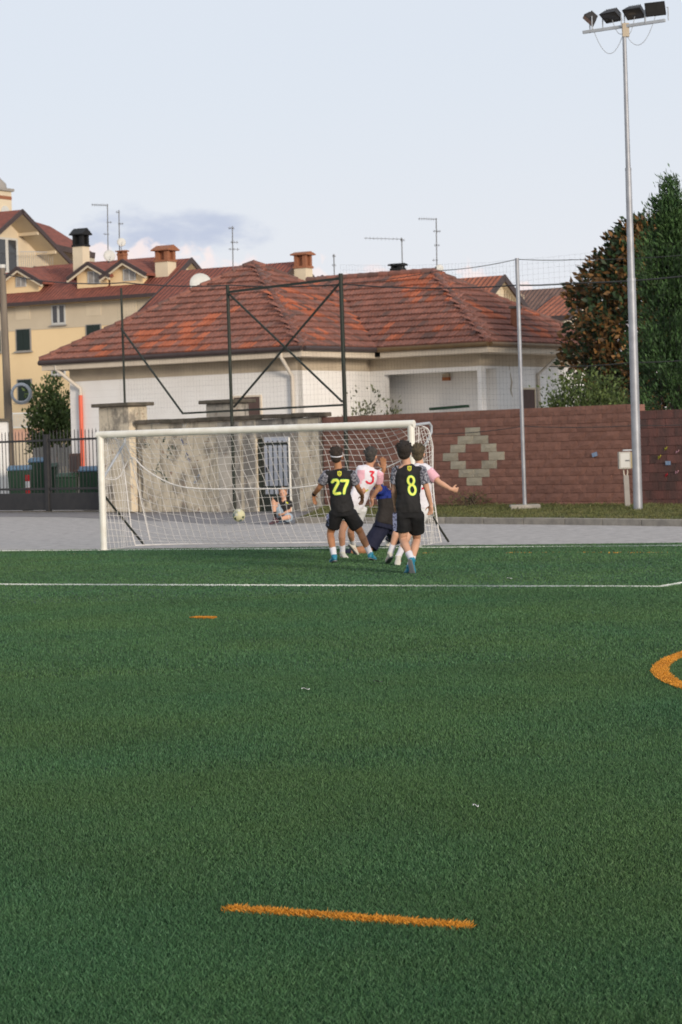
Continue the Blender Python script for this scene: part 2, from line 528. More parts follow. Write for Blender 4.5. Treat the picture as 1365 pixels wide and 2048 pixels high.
def strip(name, a, b, w, m, z=0.004):
    a, b = V(a), V(b)
    d = (b - a).normalized() * 1.0
    n = V((-d.y, d.x)) * (w / 2)
    segs = max(2, int((b - a).length / 0.25))
    mb = MB()
    vs = []
    for i in range(segs + 1):
        p = a.lerp(b, i / segs)
        j1, j2 = 1 + rng.uniform(-.12, .12), 1 + rng.uniform(-.12, .12)
        vs += [(p.x + n.x * j1, p.y + n.y * j1, z), (p.x - n.x * j2, p.y - n.y * j2, z)]
    mb.add(vs, [(2 * i, 2 * i + 1, 2 * i + 3, 2 * i + 2) for i in range(segs)])
    o = mb.build(name, m)
    tag(o, kind='structure')
    return o


def g2(px, py):
    p = G(px, py)
    return V((p.x, p.y))


# lines: white goal line, white penalty-area lines, orange small-sided markings
GL0, GL1 = g2(208, 1101.0), g2(1300, 1092.4)
gd = (GL1 - GL0).normalized()
strip('goal_line', GL0 - gd * 6, GL1 + gd * 6, 0.10, m_whiteline)
PL0, PL1 = g2(0, 1170), g2(1322, 1174.6)
pd = (PL1 - PL0).normalized()
strip('penalty_line', PL0 - pd * 5, PL1, 0.09, m_whiteline)
pn = V((-pd.y, pd.x))
strip('penalty_side_line', PL1 - pd * .04 + pn * .046, PL1 - pd * .04 + pn * 10.3, 0.09, m_whiteline)
strip('orange_dash_far', g2(388, 1237.5), g2(426, 1238), 0.13, m_orange)
strip('orange_mark_left', g2(135, 1108), g2(180, 1108), 0.06, m_orange)

# near orange dash and the arc get real blades further down
DA, DB = g2(457, 1827), g2(938, 1863)
ARC_L = g2(1322, 1340)
ARC_R = 4.3
ARC_C = ARC_L + V((ARC_R - .06, -.72))
ARC_W = 0.10


def seg_dist(x, y, a, b):
    d = b - a
    t = ((x - a.x) * d.x + (y - a.y) * d.y) / d.length_squared
    t = np.clip(t, 0, 1)
    return np.hypot(x - (a.x + d.x * t), y - (a.y + d.y * t))


def blades(name, x, y, h, w, m, seed, lean=0.5, z0=0.0, zrand=None, bright=None):
    r = np.random.RandomState(seed)
    n = len(x)
    a = r.rand(n) * 2 * np.pi
    la = r.rand(n) * 2 * np.pi
    ln = h * lean * r.rand(n) ** 0.7
    co = np.empty((n, 4, 3), np.float32)
    ca, sa = np.cos(a) * w / 2, np.sin(a) * w / 2
    hx, hy = np.cos(la) * ln, np.sin(la) * ln
    zz = z0 if zrand is None else zrand
    co[:, 0] = np.stack([x - ca, y - sa, np.full(n, 0.0) + zz], 1)
    co[:, 1] = np.stack([x + ca, y + sa, np.full(n, 0.0) + zz], 1)
    co[:, 2] = np.stack([x + hx * .45 + ca * .7, y + hy * .45 + sa * .7, zz + h * .6], 1)
    co[:, 3] = np.stack([x + hx, y + hy, zz + h * (1 - .25 * r.rand(n))], 1)
    me = bpy.data.meshes.new(name)
    me.vertices.add(4 * n)
    me.vertices.foreach_set('co', co.ravel())
    # two triangles per blade: 0 1 2, 0 2 3
    idx = (np.arange(n)[:, None] * 4 + np.array([0, 1, 2, 0, 2, 3])[None]).ravel()
    me.loops.add(6 * n)
    me.loops.foreach_set('vertex_index', idx.astype(np.int32))
    me.polygons.add(2 * n)
    me.polygons.foreach_set('loop_start', np.arange(0, 6 * n, 3, dtype=np.int32))
    me.update()
    at = me.attributes.new('v', 'FLOAT', 'POINT')
    vv = r.rand(n).astype(np.float32) if bright is None else bright.astype(np.float32)
    at.data.foreach_set('value', np.repeat(vv, 4))
    me.materials.append(m)
    o = bpy.data.objects.new(name, me)
    col.objects.link(o)
    return o


def turf():
    r = np.random.RandomState(3)
    xs, ys, hs, ws = [], [], [], []
    bands = [(6.5, 9, 36000, .027, .0024), (9, 12.5, 23000, .027, .0031), (12.5, 18, 11500, .025, .0048), (18, 27, 4200, .022, .0088), (27, 44, 1300, .018, .015)]
    for y0, y1, den, h, w in bands:
        wid = 0.165 * y1 + .25
        n = int((y1 - y0) * 2 * wid * den)
        y = r.uniform(y0, y1, n)
        x = r.uniform(-wid, wid, n)
        k = np.abs(x) < .165 * y + .25
        k &= (x - E0.x) * (-ed.y) + (y - E0.y) * ed.x < -.15
        x, y = x[k], y[k]
        xs.append(x); ys.append(y)
        hs.append(h * r.uniform(.65, 1.2, len(x))); ws.append(w * r.uniform(.7, 1.3, len(x)))
    x, y, h, w = map(np.concatenate, (xs, ys, hs, ws))
    # keep line areas clear of green blades
    d1 = seg_dist(x, y, DA, DB)
    dar = np.abs(np.hypot(x - ARC_C.x, y - ARC_C.y) - ARC_R)
    dl = np.minimum(seg_dist(x, y, PL0 - pd * 5, PL1), seg_dist(x, y, PL1, PL1 + pn * 10.3))
    df = seg_dist(x, y, g2(388, 1237.5), g2(426, 1238))
    dg = seg_dist(x, y, GL0 - gd * 6, GL1 + gd * 6)
    k = (d1 > .032) & (dar > ARC_W / 2) & (dl > .045) & (df > .065) & (dg > .05)
    x, y, h, w = x[k], y[k], h[k], w[k]
    # slow colour drift + mowing-like flattened patches as per-blade value
    b = r.rand(len(x)) * .75
    q = sum(.016 * np.sin(x * f1 + y * f2 + p_) for f1, f2, p_ in zip(r.uniform(-4, 4, 14), r.uniform(-3, 3, 14), r.uniform(0, 6, 14)))
    b += q
    o = blades('turf_grass', x, y, h, w, m_blade, 11, lean=.6, bright=np.clip(b + .12, 0, 1))
    tag(o, 'short dark green artificial grass covering the pitch', 'grass', kind='stuff')
    # orange fibres of the near dash
    n = 9000
    t = r.rand(n); off = r.normal(0, .019, n).clip(-.042, .042)
    d = (DB - DA); nn = V((-d.y, d.x)).normalized()
    o = blades('orange_dash_near', DA.x + d.x * t + nn.x * off, DA.y + d.y * t + nn.y * off, r.uniform(.018, .036, n), .0048 * r.uniform(.7, 1.3, n), m_blade_or, 12, lean=1.0)
    tag(o, kind='structure')
    n = 60000
    a = r.uniform(math.pi * .6, math.pi * 1.4, n); rr = ARC_R + r.uniform(-ARC_W / 2, ARC_W / 2, n)
    o = blades('orange_centre_circle', ARC_C.x + rr * np.cos(a), ARC_C.y + rr * np.sin(a), r.uniform(.02, .032, n), .011 * r.uniform(.7, 1.3, n), m_blade_or, 13, lean=1.0)
    tag(o, kind='structure')
    n = 9000
    a2, b2 = g2(388, 1237.5), g2(426, 1238)
    t = r.rand(n); off = r.uniform(-.06, .06, n)
    d = (b2 - a2); nn = V((-d.y, d.x)).normalized()
    o = blades('orange_fibres_far', a2.x + d.x * t + nn.x * off, a2.y + d.y * t + nn.y * off, r.uniform(.015, .028, n), .012 * r.uniform(.7, 1.3, n), m_blade_or, 14, lean=1.0)
    tag(o, kind='structure')


turf()


def fibre_line(name, a, b_, w, den, m, bw_, seed):
    r = np.random.RandomState(seed)
    d = b_ - a
    n = int(d.length * w * den)
    t = r.rand(n); off = r.uniform(-w / 2, w / 2, n)
    nn = V((-d.y, d.x)).normalized()
    o = blades(name, a.x + d.x * t + nn.x * off, a.y + d.y * t + nn.y * off, r.uniform(.014, .024, n), bw_ * r.uniform(.7, 1.3, n), m, seed, lean=.9)
    tag(o, kind='structure')


fibre_line('penalty_line_fibres', PL0 - pd * 1, PL1, .10, 9000, m_blade_wh, .012, 61)
fibre_line('penalty_side_fibres', PL1, PL1 + pn * 10.3, .10, 7000, m_blade_wh, .012, 62)
fibre_line('goal_line_fibres', GL0 - gd * 3, GL1 + gd * 3, .08, 5000, m_blade_wh, .014, 63)
fibre_line('orange_line_fibres', g2(1015, 1106), g2(1500, 1106), .05, 800, m_blade_or, .012, 64)
fibre_line('orange_mark_fibres', g2(815, 1107), g2(888, 1106.5), .05, 900, m_blade_or, .012, 65)

# asphalt strip by the old wall, kerb, verge
WA = V((6.6, 53.3)); WD = V((-1, 1)).normalized()       # boundary wall line, runs left and away


def wall_pt(px):            # point of the boundary wall line seen at column px (base row approx)
    k = (px - HX - 135 * math.sin(ROLL)) / FPX
    # X = k*Y ; X+Y = WA.x+WA.y
    Y = (WA.x + WA.y) / (1 + k)
    return V((k * Y, Y))


kerb_px = [(590, 1044.5), (890, 1045.5), (1130, 1047.5), (1365, 1050.5), (1560, 1054)]
kerb_pts = [g2(*p) for p in kerb_px]
va = [kerb_pts[0] + V((-.05, .3))] + [p + V((.12, .10)) for p in kerb_pts[1:]]
verge_back = [V((11.5, 48.4)), V((WA.x, WA.y)), wall_pt(650)]
sheet('verge', [(p.x, p.y) for p in [kerb_pts[0] + V((.06, .2))] + [p + V((.06, .06)) for p in kerb_pts[1:]] + verge_back], 0.085, m_soil)
aw = [g2(-60, 1032), g2(120, 1032.5), g2(205, 1036), g2(300, 1040), g2(420, 1046), g2(588, 1047)]
sheet('asphalt_strip', [(p.x, p.y) for p in aw] + [(wall_pt(640).x, wall_pt(640).y), (wall_pt(215).x, wall_pt(215).y), (wall_pt(-90).x, wall_pt(-90).y)], -0.016, m_asphalt)
# yard and street beyond the gate
sheet('yard', [(-60, 118), (-2, 61), (12, 47.5), (60, 140), (-60, 190)], -0.03, m_asphalt)


def kerb():
    r = root('kerb', (kerb_pts[0].x, kerb_pts[0].y, 0), 'long low grey stone kerb edging the grass verge below the red block wall', 'kerb')
    poly = [p.copy() for p in kerb_pts]
    L = 1.0
    for a, b in zip(poly[:-1], poly[1:]):
        n = max(1, round((b - a).length / L))
        d = (b - a).normalized()
        q = V((-d.y, d.x, 0))
        if q.y < 0: q = -q
        for i in range(n):
            p0, p1 = a.lerp(b, i / n), a.lerp(b, (i + 1) / n)
            p0, p1 = p0 + d * .006, p1 - d * .006
            mb = MB()
            h = .105 + rng.uniform(-.006, .006)
            c = (p0 + p1) / 2
            mb.box(V((c.x, c.y, h / 2 - .02)) + q * .06, V(((p1 - p0).x / 2, (p1 - p0).y / 2, 0)), q * .06, V((0, 0, h / 2 + .02)))
            mb.build('kerb_stone', m_kerb, r, bevel=.012)


kerb()


def verge_grass():
    r = np.random.RandomState(5)
    n = 60000
    u = r.rand(n); t = r.rand(n) ** .8
    ks = [kerb_pts[0] + V((.1, .25))] + [p + V((.10, .12)) for p in kerb_pts[1:]]
    # param along kerb and wall
    kx = np.interp(u, np.linspace(0, 1, len(ks)), [p.x for p in ks]); ky = np.interp(u, np.linspace(0, 1, len(ks)), [p.y for p in ks])
    wb = [wall_pt(655), wall_pt(890), wall_pt(1100), wall_pt(1285), V((9.5, 50.2))]
    wb = [p + V((-.08, -.08)) for p in wb]
    wx = np.interp(u, np.linspace(0, 1, 5), [p.x for p in wb]); wy = np.interp(u, np.linspace(0, 1, 5), [p.y for p in wb])
    x = kx + (wx - kx) * t; y = ky + (wy - ky) * t
    cl = np.sin(x * 3.1) * np.sin(y * 2.3 + 1) * .5 + .5
    h = (.03 + .05 * t ** 3 + .06 * cl * r.rand(n)) * r.uniform(.5, 1.2, n)
    o = blades('verge_grass', x, y, h, .012 * r.uniform(.6, 1.4, n), m_grassblade, 21, lean=.8, z0=.085)
    tag(o, 'rough olive green grass on the narrow verge below the red wall', 'grass', kind='stuff')


verge_grass()

# ------------------------------------------------------------------ sports ground boundary
W3 = V((WD.x, WD.y, 0))              # along the wall, to the left and away
WN = V((-W3.y, W3.x, 0))             # normal
if WN.y > 0: WN = -WN                # towards the pitch
WA3 = V((WA.x, WA.y, 0))


def wpos(d, z=0, out=0):            # d metres along wall from WA
    return WA3 + W3 * d + WN * out + Z * z


def wd(px):                         # metres along the wall for an image column
    return (wall_pt(px) - WA).length * (1 if px < 1285 else -1)


def wdo(px, out):                   # the same for a line offset from the wall towards the pitch
    k = (px - HX - 135 * math.sin(ROLL)) / FPX
    Y = (WA.x + WA.y - out * math.sqrt(2)) / (1 + k)
    return (V((k * Y, Y, 0)) - WA3 - WN * out).dot(W3)


def block_wall():
    L = wd(652)
    r = root('block_wall', wpos(L / 2), 'red brown split block boundary wall with a pale diamond pattern', 'wall')
    mb = MB()
    mb.box(wpos(L / 2, 1.165, -.12), W3 * (L / 2 - .004), WN * .09, Z * 1.165)
    core = mb.build('wall_core', m_mortar, r)
    bl, ch = .485, .1958
    c = wd(952)           # centre of the diamond
    tanset = {2: [0], 3: [-.5, .5], 4: [-1, 1], 5: [-1.5, 1.5], 6: [-1, 1], 7: [-.5, .5], 8: [0]}
    meshes = {}

    def blockmesh(w, k):
        key = (round(w, 3), k)
        if key in meshes: return meshes[key]
        b = MB()
        hw = w / 2 - .0022
        # split face: uneven front
        rr = random.Random(k * 31 + int(w * 1000))
        n = 4
        vs, fs = [], []
        for j in range(3):
            for i in range(n):
                x = -hw + 2 * hw * i / (n - 1); z = -ch / 2 + .004 + (ch - .008) * j / 2
                edge = (i in (0, n - 1)) or (j in (0, 2))
                vs.append((x, -.022 + (0 if edge else -.012) + rr.uniform(-.006, .006), z))
        for j in range(2):
            for i in range(n - 1):
                a = j * n + i
                fs.append((a, a + 1, a + n + 1, a + n))
        back = [(-hw, .03, -ch / 2 + .004), (hw, .03, -ch / 2 + .004), (hw, .03, ch / 2 - .004), (-hw, .03, ch / 2 - .004)]
        o = len(vs); vs += back
        fs += [(o, o + 1, n - 1, 2, 1, 0)[:3] if False else (0, o, o + 1, 3), (8, 11, o + 2, o + 3), (0, 4, 8, o + 3, o), (3, o + 1, o + 2, 11, 7)]
        b.add(vs, fs)
        me = bpy.data.meshes.new('block')
        me.from_pydata(b.v, [], b.f)
        me.materials.append(m_block)
        me.update()
        meshes[key] = me
        return me
    rot = math.atan2(-W3.y, -W3.x)
    for row in range(12):
        z = 2.35 - (row + .5) * ch
        phase = 0 if row % 2 == 0 else .5
        i0 = -40
        for i in range(i0, 60):
            cen = c - (i + phase) * bl
            a, b_ = cen - bl / 2, cen + bl / 2
            a, b_ = max(a, 0.0), min(b_, L)
            if b_ - a < .06: continue
            me = blockmesh(b_ - a, rng.randrange(4))
            o = bpy.data.objects.new('block', me)
            col.objects.link(o)
            o.parent = r
            p = wpos((a + b_) / 2, z, rng.uniform(-.004, .006)) - r.location
            o.matrix_local = Matrix.Translation(p) @ Matrix.Rotation(rot, 4, 'Z')
            rel = i + phase
            if row in tanset and any(abs(rel - q) < .1 for q in tanset[row]):
                o.material_slots[0].link = 'OBJECT'
                o.material_slots[0].material = m_block_tan
    return L


block_wall()


def dark_wall():
    r = root('block_wall', wpos(-2), 'darker stained block wall with drips and scribbles right of the lamp pole', 'wall')
    L = 4.6
    mb = MB()
    mb.box(wpos(-L / 2 - .01, 1.09, -.12), W3 * (L / 2), WN * .09, Z * 1.09)
    mb.build('wall_core', m_mortar, r)
    bl, ch = .485, .1958
    rot = math.atan2(-W3.y, -W3.x)
    for row in range(11):
        z = 2.19 - (row + .5) * ch
        for i in range(12):
            a = i * bl + (bl / 2 if row % 2 else 0)
            b_ = min(a + bl, L)
            if row % 2 and i == 0: segs = [(0, bl / 2), (a, b_)]
            else: segs = [(a, b_)]
            for q0, q1 in segs:
                if q1 - q0 < .06: continue
                m2 = MB()
                m2.box(wpos(-(q0 + q1) / 2 - .01, z, .006 + rng.uniform(-.004, .006)), W3 * ((q1 - q0) / 2 - .004), WN * .024, Z * (ch / 2 - .004))
                m2.build('block', m_block_dark, r)
    # faint paint scribbles
    for (px, py, w, h, m) in ((1333, 897, 5, 8, m_crest), (1320, 914, 6, 10, m_crest), (1356, 903, 7, 7, m_jpink), (1334, 950, 5, 9, m_rednum), (1355, 944, 8, 8, m_jpink)):
        p = PL(px, py, wpos(0, 0, .042), WN)
        m2 = MB()
        k = .0107
        m2.tube([p + W3 * (-w * k * .5) + Z * (h * k * .4), p + Z * (-h * k * .3), p + W3 * (w * k * .4) + Z * (h * k * .2), p + W3 * (w * k * .5) - Z * (h * k * .4)], .010, 4)
        m2.build('scribble', m, r)


dark_wall()


def old_wall():
    LA, LB = wd(650), wd(285)
    r = root('old_wall', wpos((LA + LB) / 2), 'weathered cream plaster wall with black stains behind the goal', 'wall')
    g0, g1 = wd(588), wd(522)        # opening for the small gate
    top = 2.36
    mb = MB()
    mb.box(wpos((g1 + LB) / 2, top / 2, -.05), W3 * ((LB - g1) / 2), WN * .14, Z * top / 2)
    mb.build('wall_panel', m_plaster, r)
    mb = MB()
    mb.box(wpos((LA + g0) / 2 + .002, top / 2, -.05), W3 * ((g0 - LA) / 2 - .003), WN * .14, Z * top / 2)
    mb.build('wall_panel', m_plaster_dk, r)
    mb = MB()
    mb.box(wpos((g0 + g1) / 2, 2.13, -.05), W3 * ((g1 - g0) / 2 - .002), WN * .138, Z * .228)
    mb.build('lintel', m_plaster_dk, r)
    # pale pier at the end, darker piers by the opening
    for (pa, pb, m) in ((wd(606), wd(648), m_plaster), (wd(588), wd(602), m_plaster_dk), (wd(445), wd(490), m_plaster_dk), (wd(495), wd(520), m_plaster_dk)):
        mb = MB()
        mb.box(wpos((pa + pb) / 2, top / 2 - .01, .045), W3 * abs(pb - pa) / 2, WN * .05, Z * (top / 2 - .01))
        mb.build('pier', m, r, bevel=.02)
    mb = MB()
    n = 14
    for i in range(n):
        a, b_ = LA - .12 + (LB - LA + .12) * i / n, LA - .12 + (LB - LA + .12) * (i + 1) / n
        m2 = MB()
        m2.box(wpos((a + b_) / 2, top + .06 + rng.uniform(-.008, .008), -.02), W3 * ((b_ - a) / 2 - .005), WN * .22, Z * .055)
        m2.build('cap_stone', m_cap, r, bevel=.015)
    # flaked paint patches and graffiti marks
    for (px, py, s_, m) in ((350, 905, .16, m_bin), (322, 935, .22, m_bin), (335, 880, .07, m_bin), (372, 885, .10, m_print_blue), (300, 890, .08, m_bin), (385, 912, .12, m_print_blue), (333, 960, .1, m_bin), (400, 960, .1, m_sticker), (372, 848, .17, m_dish)):
        p = PL(px, py, wpos(0, 0, .0), WN) + WN * .0905
        m2 = MB()
        for q in range(5):
            a0 = p + W3 * rng.uniform(-s_, s_) + Z * rng.uniform(-s_, s_) * .8
            a1 = a0 + W3 * rng.uniform(-s_, s_) * .7 + Z * rng.uniform(-.3, 1) * s_
            a2 = a1 + W3 * rng.uniform(-s_, s_) * .6 - Z * rng.uniform(-.2, .7) * s_
            m2.tube([a0, a0.lerp(a1, .5) + W3 * .02, a1, a2], [.008, .016, .014, .006], 4)
        m2.build('paint_patch', m, r)


old_wall()


def gate_pillar(px0, px1, ztop, out, label, mats, capover=.14):
    a, b_ = wdo(px0, out), wdo(px1, out)
    r = root('gate_pillar', wpos((a + b_) / 2, 0, out), label, 'pillar')
    w = abs(a - b_) / 2
    mb = MB()
    mb.box(wpos((a + b_) / 2, (ztop - .1) / 2, out), W3 * w, WN * .33, Z * (ztop - .1) / 2)
    mb.build('shaft', mats, r, bevel=.03)
    mb = MB()
    mb.box(wpos((a + b_) / 2, ztop - .05, out), W3 * (w + capover), WN * (.33 + capover), Z * .05)
    mb.build('cap', m_cap, r, bevel=.02)


gate_pillar(222, 283, 2.97, -.05, 'tall stained gate pillar with a flat cap beside the black gate', m_plaster)
gate_pillar(437, 487, 2.93, -.75, 'dark capped pillar rising behind the old plaster wall', m_plaster_dk)


def small_gate():
    g0, g1 = wd(586), wd(524)
    r = root('iron_gate', wpos((g0 + g1) / 2, 0, -.05), 'narrow dark green barred gate in the old plaster wall', 'gate')
    zt = 1.85
    for d in (g0 - .0, g1):
        mb = MB(); mb.bar(wpos(d, 0, 0), wpos(d, zt, 0), .09, .09, up=WN); mb.build('gate_post', m_darkgreen, r)
    for z, h in ((1.72, .07), (.62, .06), (.22, .44)):
        mb = MB(); mb.bar(wpos(g0 + .05, z, .0), wpos(g1 - .05, z, .0), .04, h); mb.build('rail' if h < .2 else 'kick_plate', m_darkgreen, r)
    for i in range(6):
        d = g0 + (g1 - g0) * (i + .7) / 6.4
        mb = MB(); mb.bar(wpos(d, .44, 0), wpos(d, 1.80, 0), .022, .022, up=WN); mb.build('bar', m_darkgreen, r)
    dr = root('shed_door', wpos(wdo(560, -4.5), 0, -4.5), 'pale blue grey metal door seen through the narrow barred gate', 'door')
    a_, b2_ = wdo(596, -4.5), wdo(534, -4.5)
    mb = MB(); mb.box(wpos((a_ + b2_) / 2, 1.2, -4.5), W3 * abs(b2_ - a_) / 2, WN * .03, Z * 1.2); mb.build('leaf', mat('pale_blue_door', (0.58, 0.61, 0.68), (0.50, 0.53, 0.60), scale=3), dr)
    mb = MB(); c_ = wpos(b2_ + .26, 1.2, -4.52); mb.box(c_, W3 * .25, WN * .05, Z * 1.2); mb.build('jamb', m_cream, dr)
    mb = MB(); c_ = wpos(b2_ - .1, 1.0, -4.45); mb.box(c_, W3 * .015, WN * .02, Z * .07); mb.build('handle', m_black, dr)
    wp = root('white_post', wpos(wdo(583, .25), 0, .25), 'slim white post standing against the small green gate', 'post')
    mb = MB(); mb.tube([wpos(wdo(583, .25), 0, .25), wpos(wdo(583, .25), 1.86, .25)], .026, 10); mb.build('shaft', m_goal, wp)
    mb = MB(); mb.ell(wpos(wdo(583, .25), 1.86, .25), V((.027, 0, 0)), V((0, .027, 0)), Z * .02); mb.build('end_cap', m_goal, wp)


small_gate()


def big_gate():
    r = root('iron_gate', wpos(wd(100)), 'wide black barred double gate with solid lower panels at left', 'gate')
    dl, dm, dr = wd(-70), wd(98), wd(212)
    zt, zp = 2.17, .52
    for d, z in ((dm, 2.20), (dr + .05, 2.15), (dl, 2.2)):
        mb = MB(); mb.bar(wpos(d, .02, 0), wpos(d, z, 0), .14, .12, up=WN); mb.build('stile', m_black, r)
    for a, b_ in ((dl, dm), (dm, dr)):
        lo, hi = min(a, b_) + .08, max(a, b_) - .08
        for z in (2.03, .66):
            mb = MB(); mb.bar(wpos(lo, z, 0), wpos(hi, z, 0), .05, .06); mb.build('rail', m_black, r)
        mb = MB(); mb.box(wpos((lo + hi) / 2, .30, 0), W3 * (hi - lo) / 2, WN * .02, Z * .24); mb.build('panel', m_black, r, bevel=.01)
        n = int((hi - lo) / .155)
        for i in range(n):
            d = lo + (hi - lo) * (i + .5) / n
            mb = MB(); mb.tube([wpos(d, .52, 0), wpos(d, zt + .08, 0), wpos(d, zt + .15, 0)], [.013, .013, .003], 6); mb.build('bar', m_black, r)
    mb = MB(); mb.bar(wpos(dl, .02, .0), wpos(dr, .02, .0), .16, .03); mb.build('threshold_rail', m_cap, r)
    lp = MB()
    q = wpos(wd(208), 2.16, .0)
    lp.tube([q, q + Z * .22, q + Z * .28 + W3 * -.06, q + Z * .29 - W3 * .14], .02, 6)
    lp.build('hinge_bracket', m_greysteel, r)


big_gate()

# low wall / pole at the far left behind the gate
lw = root('garden_wall', P(0, 1000, 76), 'pale low wall stub with dark cap at the left edge', 'wall')
mb = MB(); c = P(-20, 900, 76); mb.abox(c.x - .6, c.x + .58, 75.9, 76.2, 0, 2.70); mb.build('shaft', m_white, lw)
mb = MB(); mb.abox(c.x - .7, c.x + .68, 75.8, 76.3, 2.70, 2.80); mb.build('cap', m_cap, lw)

up_ = root('utility_pole', G(27, 1000) * 0 + V((P(24, 1000, 77).x, 77, 0)), 'weathered utility pole rising behind the black gate at far left', 'pole')
base = V((P(24, 1000, 77).x, 77, 0)); top = P(4, 532, 77)
mb = MB(); mb.tube([base, base.lerp(top, .5), top], [.15, .125, .10], 12); mb.build('shaft', m_wood, up_)
mb = MB(); mb.tube([top - Z * .06, top + Z * .05], .11, 10); mb.build('pole_cap', m_dish, up_)
cc = P(42, 787, 76.4)
mb = MB()
for k in range(3):
    mb.tube([cc + V((math.cos(a) * (.27 + .02 * k), .03 * k, math.sin(a) * (.27 + .025 * k))) for a in [i * math.pi / 10 for i in range(20)]], .028, 6, closed=True)
ring = mb.build('cable_coil', m_greysteel)
tag(ring, 'grey coil of cable hanging beside the utility pole', 'cable coil')


# ------------------------------------------------------------------ ball-stop fence
def fence():
    out = .42
    d1, d2, d0 = wdo(470, .42), wdo(697, .42), wdo(257, -.05)
    zt = 5.84
    r = root('ball_stop_fence', wpos((d1 + d2) / 2, 0, out), 'tall dark green steel fence frame with crossed braces above the old wall', 'fence frame')
    nw = WN
    for d, rr in ((d1, .044), (d2, .054)):
        mb = MB(); mb.tube([wpos(d, 0, out), wpos(d, zt, out)], rr, 12); mb.build('post', m_darkgreen, r)
    mb = MB(); mb.tube([wpos(d0, 2.98, -.05), wpos(d0, 6.1, -.05)], .03, 8); mb.build('thin_post', m_darkgreen, r)
    zl = 2.62
    mb = MB(); mb.bar(wpos(d1 - .06, zt - .18, out), wpos(d2 + .06, zt - .12, out), .05, .06); mb.build('top_rail', m_darkgreen, r)
    mb = MB(); mb.bar(wpos(wdo(372, out), zl - .02, out), wpos(d2 + .06, zl, out), .04, .05); mb.build('lower_rail', m_darkgreen, r)
    mb = MB(); mb.bar(wpos(d1 - .06, zt - .22, out + .03), wpos(d2 + .06, zl + .08, out + .03), .035, .045); mb.build('brace', m_darkgreen, r)
    mb = MB(); mb.bar(wpos(d2 + .06, zt - .22, out - .03), wpos(d1 - .06, zl + .08, out - .03), .035, .045); mb.build('brace', m_darkgreen, r)
    mb = MB(); mb.bar(wpos(d0, 5.0, 0), wpos(wdo(372, out), zl - .02, out), .035, .045); mb.build('brace', m_darkgreen, r)
    # net panels hang from the frame and cables: thin cords
    pbase = G(1051, 1027)
    p3 = root('fence_post', (pbase.x, pbase.y, 0), 'slim galvanised fence post on a concrete block before the red wall', 'post')
    topz = P(1034, 516, pbase.y).z
    mb = MB(); mb.tube([pbase, pbase + Z * topz], .045, 10); mb.build('shaft', m_galv, p3)
    mb = MB(); mb.abox(pbase.x - .33, pbase.x + .33, pbase.y - .22, pbase.y + .22, 0.0, .2); mb.build('footing', m_concrete, p3, bevel=.02)
    A = wpos(d2, 0, out)
    Rr = V((pbase.x, pbase.y, 0))
    C_ = P(1560, 700, pbase.y - 3.0); C_.z = 0

    def net(name, a, b_, z0a, z1a, z0b, z1b, step, rad_, label, sag=.05, parent=None):
        L = (b_ - a).length
        nx = max(2, int(L / step)); nz = int(max(z1a - z0a, z1b - z0b) / step)
        m = MB()

        def pt(u, w):
            za = z0a + (z1a - z0a) * w; zb = z0b + (z1b - z0b) * w
            p = a.lerp(b_, u)
            z = za + (zb - za) * u - sag * 4 * u * (1 - u) * (.4 + .6 * w)
            q = mnoise.noise(V((u * 9, w * 7, 3.1))) * .03
            return V((p.x, p.y + q, z + q * .6))
        for i in range(nx + 1):
            m.tube([pt(i / nx, j / 8) for j in range(9)], rad_, 3, cap=False)
        for j in range(nz + 1):
            m.tube([pt(i / 14, j / nz) for i in range(15)], rad_, 3, cap=False)
        return m.build(name, m_wire, parent)
    nr = root('ball_stop_net', wpos(d2, 2.4, out), 'fine dark square mesh ball stop net strung along the boundary wall', 'net')
    net('mesh_panel', A, Rr, 2.2, 6.05, 1.9, P(1034, 520, Rr.y).z, .125, .0013, '', parent=nr)
    net('mesh_panel', Rr, C_, 1.9, P(1034, 520, Rr.y).z, 1.9, 5.9, .125, .0013, '', parent=nr)
    net('mesh_panel', wpos(d1, 0, out), A, 2.65, 5.6, 2.65, 5.65, .13, .0012, '', sag=.0, parent=nr)
    net('mesh_panel', wpos(d0, 0, .1), wpos(d1, 0, out), 2.65, 5.7, 2.65, 5.6, .13, .0010, '', sag=.0, parent=nr)

    def cable(pts, r_, label):
        m = MB()
        full = []
        for p, q in zip(pts[:-1], pts[1:]):
            for i in range(8): 
                t = i / 8
                w = p.lerp(q, t); w.z -= (q - p).length * .012 * 4 * t * (1 - t)
                full.append(w)
        full.append(pts[-1])
        m.tube(full, r_, 6)
        o = m.build('fence_cable', m_wire)
        tag(o, label, 'cable')
    cable([P(8, 548, 76), P(250, 565, 66.2), P(462, 570, 62.4), P(688, 568, 59.2), P(1036, 570, Rr.y + .06), P(1145, 566, Rr.y - .9), P(1420, 546, Rr.y - 3)], .016, 'thick dark cable running along the whole fence below its top')
    cable([P(690, 566, 59.3), P(880, 541, 56.5), P(1035, 518, Rr.y + .06), P(1145, 519, Rr.y - .9), P(1420, 505, Rr.y - 3)], .008, 'thin top cable of the net sagging towards the galvanised post')
    cable([P(866, 868, 56.8), P(1046, 852, Rr.y + .05), P(1270, 851, Rr.y - 2), P(1420, 846, Rr.y - 3)], .008, 'thin green cable stretched in front of the red block wall')
    cable([P(1100, 733, Rr.y - .6), P(1262, 725, Rr.y - 2), P(1420, 716, Rr.y - 3)], .010, 'pale middle cable of the net in front of the trees')


fence()


